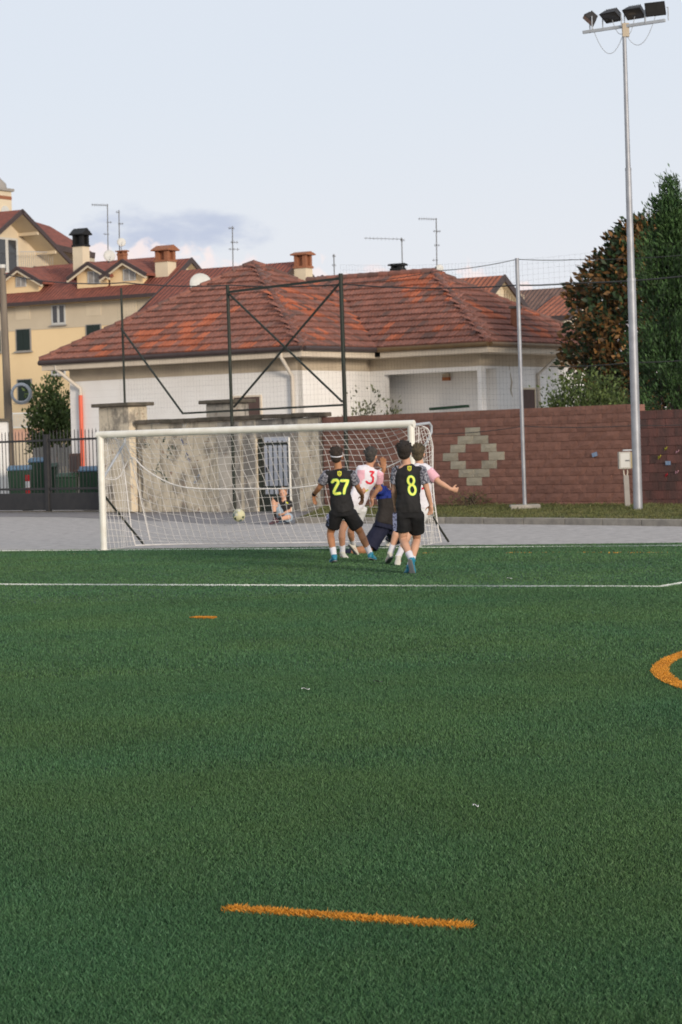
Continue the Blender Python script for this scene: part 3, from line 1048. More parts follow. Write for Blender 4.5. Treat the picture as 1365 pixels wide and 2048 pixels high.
# ------------------------------------------------------------------ floodlight mast
def floodlight():
    b = G(1277.5, 1029)
    r = root('floodlight_mast', (b.x, b.y, 0), 'tall galvanised floodlight pole standing on the grass verge at right', 'lamp pole')
    top = P(1249, 52, b.y)
    H = top.z
    x2 = top.x
    pts = lambda z: V((b.x + (x2 - b.x) * z / H, b.y, z))
    segs = [(0, 4.9, .098, .086), (4.85, 7.2, .074, .063), (7.15, H, .053, .041)]
    for z0, z1, r0, r1 in segs:
        mb = MB(); mb.tube([pts(z0), pts(z1)], [r0, r1], 16); mb.build('pole_section', m_galv, r)
    for z in (4.9, 7.2):
        mb = MB(); mb.tube([pts(z - .03), pts(z + .03)], .090 if z < 6 else .066, 16); mb.build('collar', m_galv, r)
    a = V((math.cos(rad(33)), -math.sin(rad(33)), 0))
    bl = PL(1167, 64, top, V((a.y, -a.x, 0))); br = PL(1331, 40, top, V((a.y, -a.x, 0)))
    mb = MB(); mb.bar(bl, br, .06, .06); bar = mb.build('crossbar', m_greysteel, r)
    mb = MB(); mb.box(top - Z * .08 + V((.03, .0, 0)), V((.07, 0, 0)), V((0, .06, 0)), Z * .14); mb.build('junction_box', m_tan, r)
    n = V((-a.y * -1, a.x * -1, 0)); n = V((a.y, -a.x, 0)).normalized()
    if n.y > 0: n = -n
    heads = [(.10, -58, 34), (.36, -14, 26), (.64, -6, 30), (.90, 6, 62)]
    for i, (t, yaw, tilt) in enumerate(heads):
        p = bl.lerp(br, t)
        fw = Matrix.Rotation(rad(yaw), 4, 'Z') @ n
        fw = V(fw)
        side = fw.cross(Z).normalized()
        face = (fw * math.cos(rad(tilt - 90 + 10)) + Z * math.sin(rad(tilt - 90 + 10))).normalized()
        upv = side.cross(face).normalized()
        if upv.z < 0: upv = -upv
        c = p + Z * .27
        hw, hh, dp = .225, .15, .07
        mb = MB()
        f4 = [c + side * (sx * hw) + upv * (sz * hh) + face * dp for sx, sz in ((-1, -1), (1, -1), (1, 1), (-1, 1))]
        b4 = [c + side * (sx * hw * .72) + upv * (sz * hh * .68) - face * dp for sx, sz in ((-1, -1), (1, -1), (1, 1), (-1, 1))]
        mb.add(f4 + b4, [(0, 1, 2, 3), (7, 6, 5, 4), (0, 4, 5, 1), (1, 5, 6, 2), (2, 6, 7, 3), (3, 7, 4, 0)])
        h = mb.build('floodlight_head', m_flood, r, bevel=.012)
        mb = MB(); mb.box(c + face * (dp + .003), side * hw * .88, upv * hh * .84, face * .004); mb.build('lens', m_floodglass, h)
        mb = MB()
        for k in range(-3, 4): mb.box(c - face * (dp + .02), side * .006, upv * hh * .6, face * .022) if k == 0 else mb.box(c - face * (dp + .02) + side * k * .045, side * .006, upv * hh * .6, face * .022)
        mb.build('cooling_fins', m_flood, h)
        for sx in (-1, 1):
            mb = MB(); mb.tube([p + side * sx * (hw + .03), c + side * sx * (hw + .03), c + side * sx * hw], .012, 6); mb.build('bracket_arm', m_greysteel, r)
        q = top - Z * .1
        pts2 = []
        e = c - Z * .08
        drop = (.75, .22, .28, .62)[i]
        for k in range(15):
            tt = k / 14
            w = e.lerp(q, tt); w.z -= drop * 4 * tt * (1 - tt) * .75
            pts2.append(w)
        mb = MB(); mb.tube(pts2, .007, 5); mb.build('cable', m_greysteel, r)


floodlight()


def cabinet():
    b = G(1257, 1024)
    r = root('electric_cabinet', (b.x, b.y, 0), 'small grey electric meter cabinet on a post beside the lamp pole', 'cabinet')
    p0, p1 = P(1238, 938, b.y), P(1269, 903, b.y)
    mb = MB(); mb.abox(p0.x, p1.x - .09, b.y - .12, b.y + .10, p0.z, p1.z); mb.build('case', m_cabinet, r, bevel=.01)
    mb = MB(); mb.abox(p1.x - .088, p1.x, b.y - .11, b.y + .09, p0.z + .01, p1.z - .01); mb.build('side_panel', m_cabside, r)
    mb = MB(); mb.abox(p0.x + .03, p1.x - .12, b.y - .128, b.y - .121, p0.z + .03, p1.z - .03); d = mb.build('door', m_dish, r)
    mb = MB(); c = (p0 + p1) / 2; mb.abox(c.x - .04, c.x + .06, b.y - .133, b.y - .1285, c.z - .02, c.z + .01); mb.build('label_plate', m_alu, d)
    mb = MB(); mb.bar(V((b.x, b.y, 0)), V((b.x - .02, b.y, p0.z - .14)), .11, .09, up=V((0, 1, 0))); mb.build('post', m_grey, r)
    for s_ in (-.05, .04):
        mb = MB(); mb.tube([V((b.x - .02 + s_, b.y, p0.z)), V((b.x - .02 + s_ * .9, b.y, p0.z - .1)), V((b.x - .02 + s_ * .3, b.y, p0.z - .2))], .014, 6); mb.build('conduit', m_pipe, r)
    mb = MB(); mb.abox(p0.x + .1, p1.x + .02, b.y - .06, b.y + .04, p1.z + .02, p1.z + .05); mb.build('top_bracket', m_greysteel, r)


cabinet()
for (px, py, s_, tilt, lb) in ((1190, 909, .075, .25, 'small pale blue sticker on the red block wall'), (1337, 926, .07, 0, 'small blue and white sticker on the dark stained wall')):
    p = PL(px, py, wpos(0, 0, .05), WN)
    x = (W3 * math.cos(tilt) - Z * math.sin(tilt)); z = (Z * math.cos(tilt) + W3 * math.sin(tilt))
    mb = MB(); mb.box(p, x * s_, WN * .002, z * s_ * .62)
    tag(mb.build('sticker', m_sticker), lb, 'sticker')

#PART2

# ------------------------------------------------------------------ bungalow behind the wall
TH = rad(32)
A2 = V((math.cos(TH), -math.sin(TH), 0)); B2 = V((math.sin(TH), math.cos(TH), 0))
BO = V((-1.0, 68.0, 0))
ZE, KP = 4.43, .605


def bw(t, s_, z=0): return BO + A2 * t + B2 * s_ + Z * z


W1 = 9.45
F2 = (-9.0, 3.79, 4.0, 12.12)        # wing two eave rectangle t0,t1,s0,s1


def z1(t, s_): return KP * min(s_, W1 - s_, -t, t + W1)
def z2(t, s_): return KP * min(s_ - F2[2], F2[3] - s_, F2[1] - t, t - F2[0])


def bungalow():
    r = root('bungalow', bw(-2, 5), 'low white house with a patchy red tiled hip roof behind the walls', 'house')
    m1 = W1 / 2
    hb = (F2[3] - F2[2]) / 2
    deck = MB()
    vs = [bw(-W1, 0, ZE), bw(0, 0, ZE), bw(0, W1, ZE), bw(-W1, W1, ZE), bw(-m1, m1, ZE + KP * m1)]
    deck.add(vs, [(0, 1, 4), (1, 2, 4), (2, 3, 4), (3, 0, 4), (3, 2, 1, 0)])
    vs = [bw(F2[0], F2[2], ZE - .004), bw(F2[1], F2[2], ZE - .004), bw(F2[1], F2[3], ZE - .004), bw(F2[0], F2[3], ZE - .004),
          bw(F2[0] + hb, F2[2] + hb, ZE + KP * hb), bw(F2[1] - hb, F2[2] + hb, ZE + KP * hb)]
    deck.add(vs, [(0, 1, 5, 4), (1, 2, 5), (2, 3, 4, 5), (3, 0, 4), (3, 2, 1, 0)])
    roof = deck.build('roof', m_deck, r)
    # --- tiles
    tw, tl = .235, .385
    prof = [(-.5, .0), (-.32, .030), (-.12, .012), (.12, .014), (.32, .036), (.5, .006)]
    tv, tf = [], []
    for (yy, dz) in ((-.02, .070), (tl + .05, .004)):
        for x, z in prof: tv.append((x * tw, yy, z + dz))
    n = len(prof)
    tf += [(i, i + 1, n + i + 1, n + i) for i in range(n - 1)]
    o = len(tv)
    for x, z in prof: tv.append((x * tw, -.02, z + .006))
    tf += [(o + i, o + i + 1, i + 1, i) for i in range(n - 1)]
    tme = bpy.data.meshes.new('tile')
    tme.from_pydata(tv, [], tf); tme.materials.append(m_tile); tme.update()
    ca = math.atan(KP)
    tiles = []
    trng = random.Random(21)
    faces = [  # eave start, along dir, inward dir, length, other-roof test
        (bw(-W1, 0), A2, B2, W1, lambda x: (-W1 + x[0], x[1]), 1),
        (bw(0, 0), B2, -A2, W1, lambda x: (-x[1], x[0]), 1),
        (bw(F2[0], F2[2]), A2, B2, F2[1] - F2[0], lambda x: (F2[0] + x[0], F2[2] + x[1]), 2),
        (bw(F2[1], F2[2]), B2, -A2, F2[3] - F2[2], lambda x: (F2[1] - x[1], F2[2] + x[0]), 2),
    ]
    for fi, (st, al, inn, L, toTS, roofid) in enumerate(faces):
        rows = int((4.7 if roofid == 1 else 4.0) / (tl * math.cos(ca)))
        cl = [(trng.uniform(0, L), trng.uniform(0, 4.2), trng.uniform(.25, .9)) for _ in range(12 if fi in (0, 2) else 16)]
        for j in range(rows):
            hd = j * tl * math.cos(ca)          # horizontal distance inwards
            for i in range(int(L / tw) + 1):
                x = (i + .5) * tw
                if x < hd + .02 or x > L - hd - .02: continue
                t, s_ = toTS((x, hd + .17))
                zz = KP * (hd + .17)
                if roofid == 1 and F2[0] < t < F2[1] and F2[2] < s_ < F2[3] and z2(t, s_) > zz + .02: continue
                if roofid == 2 and -W1 < t < 0 and 0 < s_ < W1 and z1(t, s_) > zz + .02: continue
                upv = (inn * math.cos(ca) + Z * math.sin(ca))
                nrm = al.cross(upv)
                if nrm.z < 0: nrm = -nrm
                p = st + al * x + inn * hd + Z * (ZE + KP * hd) + nrm * (.012 + trng.uniform(0, .010))
                rot = Matrix((al, upv, nrm)).transposed().to_4x4()
                sk = Matrix.Rotation(trng.uniform(-.035, .035), 4, 'Z')
                M4 = Matrix.Translation(p) @ rot @ sk
                u = trng.random()
                hot = any(abs(x - c0 + (hd - c1) * .8) < w_ * .6 and abs(hd - c1) < .16 + .35 * w_ for c0, c1, w_ in cl)
                mi = 1 if (hot and u < .62) or u < .03 else (2 if u > .90 else 0)
                if al == A2 and False: pass
                tiles.append((p.length, M4, mi))
    tiles.sort(key=lambda q: q[0])
    tm = [m_tile, m_tile_new, m_tile_dark]
    ro = org(roof)
    vis = tiles
    for _, M4, mi in vis[:300]:
        ob = bpy.data.objects.new('tile', tme)
        col.objects.link(ob)
        ob.parent = roof
        ob.matrix_local = Matrix.Translation(-ro) @ M4
        ob.material_slots[0].link = 'OBJECT'
        ob.material_slots[0].material = tm[mi]
    rest = MB()
    # the joined tiles carry their own random shade
    tv3 = [V(q) for q in tv]
    vals = []
    for _, M4, mi in vis[300:]:
        rest.add([M4 @ q for q in tv3], tf, mi)
        vals += [trng.random()] * len(tv3)
    jm = [mat('old_roof_tile_joined', (0.27, 0.112, 0.080), (0.175, 0.082, 0.064), scale=5, amt=.7, rnd=.16, attr='v'),
          mat('bright_roof_tile_joined', (0.40, 0.118, 0.058), (0.31, 0.10, 0.055), scale=5, rnd=.2, attr='v'),
          mat('weathered_roof_tile_joined', (0.175, 0.09, 0.073), (0.135, 0.078, 0.064), scale=5, rnd=.25, attr='v')]
    so = rest.build('tile_field', jm, roof)
    at = so.data.attributes.new('v', 'FLOAT', 'POINT'); at.data.foreach_set('value', vals)
    so['kind'] = 'stuff'

    def caps(a, b_, name='ridge_tile'):
        n = int((b_ - a).length / .36)
        for i in range(n):
            p, q = a.lerp(b_, i / n), a.lerp(b_, (i + 1.12) / n)
            mb = MB(); mb.tube([p + Z * (.035 + .012), q + Z * .03], [.115, .095], 7)
            mb.build(name, trng.choice([m_tile, m_tile_dark, m_tile_dark, m_tile]), roof)
    ap = bw(-m1, m1, ZE + KP * m1)
    caps(bw(0, 0, ZE), ap); caps(bw(-W1, 0, ZE), ap); caps(bw(0, W1, ZE).lerp(ap, .35), ap)
    rl, rr = bw(F2[0] + hb, F2[2] + hb, ZE + KP * hb), bw(F2[1] - hb, F2[2] + hb, ZE + KP * hb)
    caps(rl, rr); caps(bw(F2[1], F2[2], ZE), rr); caps(bw(F2[1], F2[3], ZE), rr)
    # dark valley gutter
    mb = MB(); va, vb = bw(0, 4.0, ZE), bw(-3.9, 7.9, ZE + KP * 3.9)
    mb.bar(va + Z * .05, vb + Z * .05, .16, .03); mb.build('valley_gutter', m_brown, roof)
    # small chimney pot on the right slope
    c = PL(1004, 628, bw(2.6, 0), A2); tt = .62
    pc = bw(2.95, 7.3, ZE + KP * .8)
    mb = MB(); mb.box(pc + Z * .30, A2 * .11, B2 * .11, Z * .34); ch = mb.build('chimney', m_brick, roof)
    mb = MB(); mb.box(pc + Z * .68, A2 * .15, B2 * .15, Z * .035); mb.build('chimney_cap', m_cap, roof)

    # --- eaves: gutter, fascia, soffit
    def edge(a, b_, outn, gm, ga, gb):
        mb = MB(); mb.tube([a + outn * .05 + Z * (ZE - .035), b_ + outn * .05 + Z * (ZE - .035)], .075, 8); mb.build('gutter', gm, r)
        d = (b_ - a).normalized()
        mb = MB(); mb.box((a + b_) / 2 - outn * (.06) + Z * (ZE - .17), d * ((b_ - a).length / 2 - .045 + ga), outn * .04, Z * .095); mb.build('fascia', m_cream, r)
    edge(bw(-W1, 0), bw(0, 0), -B2, m_brown, 0, 0)
    edge(bw(0, .03), bw(0, 4.0), A2, m_brown, 0, 0)
    edge(bw(0.08, 4.0), bw(F2[1], 4.0), -B2, m_copper, 0, 0)
    edge(bw(F2[1], 4.03), bw(F2[1], F2[3]), A2, m_copper, 0, 0)
    edge(bw(-W1, W1), bw(-W1, 0.02), -A2, m_brown, 0, 0)
    mb = MB()
    mb.box(bw(-W1 / 2, W1 / 2, ZE - .245), A2 * (W1 / 2 - .12), B2 * (W1 / 2 - .12), Z * .02)
    mb.box(bw((F2[0] + F2[1]) / 2, (F2[2] + F2[3]) / 2, ZE - .252), A2 * ((F2[1] - F2[0]) / 2 - .12), B2 * ((F2[3] - F2[2]) / 2 - .12), Z * .02)
    mb.build('soffit', m_cream, r)
    # --- walls
    ov = .62
    zt, zb = ZE - .26, ZE - .63             # tan band between zb and zt
    th = .15

    def wall(a, b_, outn, z0, z1_, name, m):
        d = (b_ - a)
        mb = MB(); mb.box((a + b_) / 2 - outn * th + Z * (z0 + z1_) / 2, d / 2, outn * th, Z * (z1_ - z0) / 2); return mb.build(name, m, r)
    wa, wb_, wc = bw(-W1 + ov, ov), bw(-ov, ov), bw(-ov, 4.0 + ov)
    wdd, we = bw(F2[1] - ov, 4.0 + ov), bw(F2[1] - ov, F2[3] - ov)
    lft = bw(-W1 + ov, W1 - ov)
    for a, b_, n in ((wa, wb_, -B2), (wb_ + B2 * .002, wc, A2), (lft, wa + B2 * .002, -A2)):
        wall(a, b_, n, 0, zb, 'wall', m_white)
        wall(a, b_, n, zb + .002, zt, 'tan_band', m_tan)
    # faint courses of the painted block wall: thin recessed joints as slim strips
    for a, b_, n in ((wa, wb_, -B2), (wb_, wc, A2)):
        z = 2.5
        while z < zb - .1:
            mb = MB(); mb.box((a + b_) / 2 + n * .001 + Z * z, (b_ - a) / 2 * .995, n * .003, Z * .004); mb.build('joint_line', mat('painted_joint', (0.72, 0.70, 0.67), (0.70, 0.68, 0.65)), r)
            z += .20
    # wing two: lintel over the loggia, corner pillar, recessed wall
    lz = PL(860, 745, wc, -B2).z
    d0 = (PL(768, 740, wc, -B2) - bw(0, 0)).dot(A2); d1 = (PL(955, 740, wc, -B2) - bw(0, 0)).dot(A2)
    tE = F2[1] - ov
    wall(bw(-ov + .002, 4 + ov), bw(tE, 4 + ov), -B2, lz, zb, 'lintel', m_white)
    wall(bw(-ov + .002, 4 + ov), bw(tE, 4 + ov), -B2, zb + .002, zt, 'tan_band', m_tan)
    wall(bw(-ov + .002, 4 + ov), bw(d0, 4 + ov), -B2, 0, lz, 'wall', m_white)
    wall(bw(d1, 4 + ov), bw(tE, 4 + ov), -B2, 0, lz - .002, 'pillar', m_white)
    dS = 4 + ov + .95
    wall(bw(tE, 4 + ov + .3), bw(tE, F2[3] - ov), A2, lz + .05, zb, 'wall', m_white)
    wall(bw(tE, 4 + ov + .3), bw(tE, F2[3] - ov), A2, zb + .002, zt, 'tan_band', m_tan)
    wall(bw(tE, dS), bw(tE, F2[3] - ov), A2, 0, lz + .048, 'wall', m_white)
    wall(bw(-ov, 4 + ov + 1.0), bw(tE - .3, 4 + ov + 1.0), -B2, 0, lz + .3, 'loggia_wall', m_white)
    mb = MB(); mb.box(bw((tE - ov) / 2, 4 + ov + .65, lz + .12), A2 * ((tE + ov) / 2 - .35), B2 * .34, Z * .05); mb.build('loggia_ceiling', m_wcream, r)
    # lamp on the loggia wall
    lp = PL(894, 759, bw(0, 4 + ov + .95), -B2)
    mb = MB(); mb.box(lp + Z * .02, A2 * .11, B2 * .09, Z * .05); lm = mb.build('wall_lamp', mat('amber_lamp', (0.42, 0.13, 0.03), rough=.3), r)
    mb = MB(); mb.box(lp + Z * .12 + B2 * .01, A2 * .11, B2 * .08, Z * .05); mb.build('lamp_bracket', m_tan, lm)
    # long parapet shelf over the wall inside the loggia
    q0, q1 = PL(862, 818, bw(0, 4 + ov - .1), -B2), PL(936, 812, bw(0, 4 + ov - .1), -B2)
    mb = MB(); mb.bar(q0, q1, .2, .08); mb.build('ledge', m_bin, r)
    # windows / doors
    def opening(px0, py0, px1, py1, O, n, m, name, dep=.05, frame=m_cream):
        a, b_ = PL(px0, py1, O, n), PL(px1, py0, O, n)
        al = Z.cross(n)
        if al.dot(b_ - a) < 0: al = -al
        w_ = (b_ - a).dot(al); h_ = b_.z - a.z
        c_ = a + al * w_ / 2 + Z * h_ / 2
        mb = MB(); mb.box(c_ + n * (dep * .2), al * w_ / 2, n * dep * .3, Z * h_ / 2); o_ = mb.build(name, m, r)
        mb = MB()
        fw = .05
        mb.box(c_ + n * dep * .4 + al * (w_ / 2 + fw / 2), al * fw / 2, n * dep * .5, Z * (h_ / 2 + fw))
        mb.box(c_ + n * dep * .4 - al * (w_ / 2 + fw / 2), al * fw / 2, n * dep * .5, Z * (h_ / 2 + fw))
        mb.box(c_ + n * dep * .4 + Z * (h_ / 2 + fw / 2), al * w_ / 2, n * dep * .5, Z * fw / 2)
        mb.build('frame', frame, o_)
        return o_
    opening(472, 793, 521, 900, wa, -B2, m_door, 'door', frame=m_cream)
    opening(1047, 779, 1068, 900, bw(tE, 0), A2, m_door, 'door', frame=m_wcream)
    # wall stain strips on the right wing
    for (pts_) in ([(1021, 745), (1024, 765), (1022, 780), (1026, 794)], [(1019, 727), (1020, 740)]):
        mb = MB(); mb.tube([PL(x, y, bw(tE + .002, 0), A2) for x, y in pts_], [.012] + [.035] * (len(pts_) - 2) + [.01], 4); mb.build('crack', m_tan, r)

    # --- downpipes
    def pipe(pts_, m, rr=.055):
        mb = MB(); mb.tube(pts_, rr, 8); return mb.build('downpipe', m, r)
    e1 = bw(-W1 + .55, .05, ZE - .1)
    w1 = bw(-W1 + ov + .45, ov - .07, 0)
    pipe([e1, e1 - Z * .14, V((w1.x, w1.y, ZE - .85)), V((w1.x, w1.y, ZE - 1.05))], m_pipe)
    pipe([V((w1.x, w1.y, ZE - 1.05)), V((w1.x, w1.y, .3))], m_salmon, .062)
    e2 = bw(-.75, .0, ZE - .1); w2 = bw(-ov - .12, ov - .07, 0)
    pipe([e2, e2 - Z * .12, V((w2.x, w2.y, ZE - .8)), V((w2.x, w2.y, .2))], m_pipe)
    e3 = bw(F2[1] - .03, 8.7, ZE - .1); w3 = bw(tE + .07, 8.1, 0)
    pipe([e3, e3 - Z * .12, V((w3.x, w3.y, ZE - .85)), V((w3.x, w3.y, .2))], m_pipe)


bungalow()


# ------------------------------------------------------------------ houses further back
def rooftile_mat(name, c, c2, ang, sc):
    m = mat(name, c, c2, scale=2.5, amt=.7)
    nt = m.node_tree; N, L = nt.nodes, nt.links
    b = N['Principled BSDF']
    tc = N.new('ShaderNodeTexCoord')
    mp = N.new('ShaderNodeMapping'); mp.inputs['Rotation'].default_value = (0, 0, ang)
    L.new(tc.outputs['Object'], mp.inputs[0])
    w = N.new('ShaderNodeTexWave'); w.inputs['Scale'].default_value = sc; w.bands_direction = 'X'
    L.new(mp.outputs[0], w.inputs['Vector'])
    bp = N.new('ShaderNodeBump'); bp.inputs['Strength'].default_value = .8; bp.inputs['Distance'].default_value = .08
    L.new(w.outputs['Fac'], bp.inputs['Height'])
    L.new(bp.outputs[0], b.inputs['Normal'])
    return m


TH3 = rad(30)
A3 = V((math.cos(TH3), -math.sin(TH3), 0)); B3 = V((math.sin(TH3), math.cos(TH3), 0))
m_far1 = rooftile_mat('far_tiles_red', (0.27, 0.088, 0.06), (0.17, 0.06, 0.045), TH3, 1.3)
m_far2 = rooftile_mat('far_tiles_orange', (0.36, 0.13, 0.075), (0.25, 0.09, 0.055), TH3, 1.3)
m_far3 = rooftile_mat('far_tiles_brown', (0.19, 0.115, 0.09), (0.14, 0.085, 0.068), TH3, 1.3)


def gable_house(name, label, R, L, d, rise, roofm, wallm, over=.35, gable=None, verge=m_brown, zbase=0, gover=.3):
    """R: right end of the ridge; ridge runs left along -A3; half depth d, falls by rise to the eaves"""
    r = root(name, (R - A3 * L / 2) * 1 - Z * R.z, label, 'house')
    th = .18
    e = V((0, 0, -rise))
    for s_ in (-1, 1):
        eave = B3 * (d * s_)
        up = (eave + e).normalized()
        mb = MB()
        poly = [R, R + eave + e, R + eave + e - A3 * L, R - A3 * L]
        nrm = (poly[1] - poly[0]).cross(poly[3] - poly[0]).normalized()
        if nrm.z < 0: nrm = -nrm
        mb.prism(poly, -nrm * th)
        rf = mb.build('roof_slope', roofm, r)
        mb = MB(); inn = poly[1].lerp(poly[0], .0)
        mb.prism([p_ - nrm * (th + .012) for p_ in (R - A3 * .06, R + (eave + e) * .99 - A3 * .06, R + (eave + e) * .99 - A3 * (L - .06), R - A3 * (L - .06))], -nrm * .03)
        mb.build('soffit', m_wcream, r)
        # verge boards and gutter
        for q in (0, 1):
            o = R - A3 * (L * q) + A3 * (.03 if q == 0 else -.03)
            mb = MB(); mb.bar(o - nrm * .09 + eave * .0, o + eave + e - nrm * .09, .05, .27, up=nrm); mb.build('verge_board', verge, r)
        mb = MB(); mb.bar(R + eave + e + A3 * .05 - Z * .1 + B3 * s_ * .06, R + eave + e - A3 * (L + .05) - Z * .1 + B3 * s_ * .06, .12, .2); mb.build('gutter', verge, r)
    ww = d - over
    zt = R.z - rise * ww / d - th - .02
    Rw = R - A3 * gover
    Lw = L - 2 * gover
    base = Rw - Z * Rw.z
    mb = MB()
    sec = [base - B3 * ww + Z * zbase, base + B3 * ww + Z * zbase, base + B3 * ww + Z * zt, base + Z * (R.z - th - .06), base - B3 * ww + Z * zt]
    mb.prism(sec, -A3 * Lw)
    mb.build('wall', wallm, r)
    if gable:
        mb = MB(); mb.prism([base - B3 * (ww - .01) + Z * (zt - .3) + A3 * .004, base + B3 * (ww - .01) + Z * (zt - .3) + A3 * .004, base + B3 * (ww - .01) + Z * zt + A3 * .004, base + Z * (R.z - th - .07) + A3 * .004, base - B3 * (ww - .01) + Z * zt + A3 * .004], A3 * .02)
        mb.build('gable_wall', gable, r)
    return r


def chimney(px, py_top, py_bot, w, Y, label, mats=(m_wcream, m_brick), brick_frac=.55, dark=False):
    t, b_ = P(px, py_top, Y), P(px, py_bot, Y)
    r = root('chimney', (b_.x, b_.y, b_.z), label, 'chimney')
    h = t.z - b_.z
    hw = w / 2
    split = b_.z + h * (1 - brick_frac)
    mb = MB(); mb.box(V((b_.x, Y, (b_.z - .8 + split) / 2)), A3 * hw, B3 * hw, Z * (split - b_.z + .8) / 2); mb.build('stack', mats[0], r)
    zc = t.z - h * .2
    # open lantern of brick piers
    for i in (-1, 1):
        for j in (-1, 1):
            mb = MB(); mb.box(V((b_.x, Y, (split + zc) / 2)) + A3 * (hw * .72 * i) + B3 * (hw * .72 * j), A3 * hw * .27, B3 * hw * .27, Z * (zc - split) / 2 * .999); mb.build('lantern_pier', mats[1], r)
    mb = MB(); mb.box(V((b_.x, Y, (split + zc) / 2)), A3 * hw * .55, B3 * hw * .55, Z * (zc - split) / 2 * .98); mb.build('flue', m_soot if dark else mats[1], r)
    mb = MB(); mb.box(V((b_.x, Y, split)), A3 * hw * 1.14, B3 * hw * 1.14, Z * .05); mb.build('string_course', mats[1], r)
    mb = MB()
    o = V((b_.x, Y, zc))
    k = hw * 1.4
    mb.prism([o - A3 * k - B3 * k, o - A3 * k + B3 * k, o - A3 * k + B3 * k + Z * .06, o - A3 * k + Z * (t.z - zc), o - A3 * k - B3 * k + Z * .06], A3 * 2 * k)
    mb.build('hood', mats[1], r)


# --- yellow apartment house
FO = V((-14.06, 135, 0))


def fp(px, py): return PL(px, py, FO, -B3)


def yellow_house():
    R = P(383, 515, 135.3)
    R = FO + A3 * 5.07 + B3 * 3.24; R.z = 12.3
    L = 18.0
    d, rise = 3.24, 2.05
    r = gable_house('apartment_house', 'yellow rendered apartment house with red dormered roof at left', R, L, d + .0, rise, m_far1, m_yellow, over=.02 + .55, gable=m_wcream, gover=.55)
    fo = FO + B3 * .555      # facade plane just in front of the wall
    n = -B3

    def q(px, py): return PL(px, py, fo, n)

    def panel(px0, py0, px1, py1, m, name, dep=.04, parent=None, push=0):
        a, b_ = q(px0, py1), q(px1, py0)
        w_ = (b_ - a).dot(A3)
        # square it on the facade: use centre height
        zc = (a.z + b_.z) / 2; h_ = abs(b_.z - a.z)
        c_ = V((a.x, a.y, 0)) + A3 * w_ / 2 + Z * zc + n * push
        mb = MB(); mb.box(c_, A3 * w_ / 2, n * dep, Z * h_ / 2)
        return mb.build(name, m, parent or r), c_, w_, h_
    # grey band under the eaves with pale blind panels
    mb = MB()
    a, b_ = q(-60, 650), q(318, 628)
    w_ = (b_ - a).dot(A3); c_ = V((a.x, a.y, 0)) + A3 * w_ / 2
    mb.box(c_ + Z * 9.35, A3 * w_ / 2, n * .01, Z * .68); mb.build('upper_band', m_band, r)
    for (x0, y0, x1, y1) in ((32, 610, 60, 640), (173, 603, 202, 632), (244, 600, 273, 630)):
        panel(x0, y0, x1, y1, m_wcream, 'blind_panel', .03)
    for (x0, y0, x1, y1, kind) in ((104, 608, 131, 650, 'w'), (103, 722, 131, 751, 'w'), (33, 656, 62, 703, 's'), (173, 647, 203, 690, 's'), (36, 757, 64, 803, 's'), (-16, 660, 2, 705, 's')):
        fr, c_, w_, h_ = panel(x0, y0, x1, y1, m_dish if kind == 'w' else m_grey, 'window', .035)
        if kind == 'w':
            for sgn in (-1, 1):
                mb = MB(); mb.box(c_ + A3 * (sgn * w_ * .24) + n * .037 + Z * .03, A3 * w_ * .15, n * .008, Z * h_ * .42); mb.build('pane', m_glass, fr)
        else:
            for sgn in (-1, 1):
                mb = MB(); mb.box(c_ + A3 * (sgn * w_ * .215) + n * .04, A3 * w_ * .205, n * .02, Z * h_ * .46); mb.build('shutter', m_shutter, fr)
        mb = MB(); mb.box(c_ - Z * (h_ / 2 + .04) + n * .06, A3 * (w_ / 2 + .08), n * .08, Z * .04); mb.build('sill', m_grey, fr)

    # dormers
    def dormer(px, pyap, half_px, pyeave, win):
        # front face stands on the roof slope, some way behind the eaves
        Od = FO + B3 * 1.0
        ap = PL(px, pyap, Od, n)
        el = PL(px - half_px, pyeave, Od, n)
        hw = (ap - el).dot(A3); dz = ap.z - el.z
        dz = max(.35, hw * .55)
        dm = MB()
        f = ap + n * .35
        th = .14
        back = B3 * 3.0
        for s_ in (-1, 1):
            e_ = f + A3 * (hw * s_) - Z * dz
            dm.prism([f, e_, e_ - Z * th, f - Z * th], back)
        do = dm.build('dormer_roof', m_far1, r)
        for s_ in (-1, 1):
            e_ = f + A3 * (hw * s_) - Z * dz
            mb = MB(); mb.bar(f - Z * .10 + n * .03, e_ - Z * .10 + n * .03, .06, .20); mb.build('dormer_verge', m_brown, do)
            mb = MB(); mb.bar(f - Z * .26 + n * .0, e_ - Z * .26 - A3 * (.0 * s_), .06, .12); mb.build('dormer_soffit', m_wcream, do)
        w2 = hw * .70
        mb = MB(); base = ap - Z * (dz + 1.1)
        mb.prism([base - A3 * w2, base + A3 * w2, base + A3 * w2 + Z * (1.1 + dz - w2 * dz / hw - th), base + Z * (1.1 + dz - th - .03), base - A3 * w2 + Z * (1.1 + dz - w2 * dz / hw - th)], B3 * 2.2)
        mb.build('dormer_wall', m_yellow, do)
        x0, y0, x1, y1 = win
        Od2 = Od
        a, b_ = PL(x0, y1, Od2, n), PL(x1, y0, Od2, n)
        w_ = (b_ - a).dot(A3); h_ = b_.z - a.z
        c_ = a + A3 * w_ / 2; c_.z = (a.z + b_.z) / 2
        mb = MB(); mb.box(c_ + n * .03, A3 * w_ / 2, n * .03, Z * h_ / 2); mb.build('dormer_window', m_dish, do)
        for s_ in (-1, 1):
            mb = MB(); mb.box(c_ + n * .062 + A3 * s_ * w_ * .23, A3 * w_ * .19, n * .006, Z * h_ * .43); mb.build('dormer_pane', m_grey, do)
    dormer(42, 533, 48, 556, (33, 554, 53, 574))
    dormer(183, 523, 42, 546, (177, 541, 201, 568))
    dormer(252, 518, 46, 542, (248, 536, 272, 562))


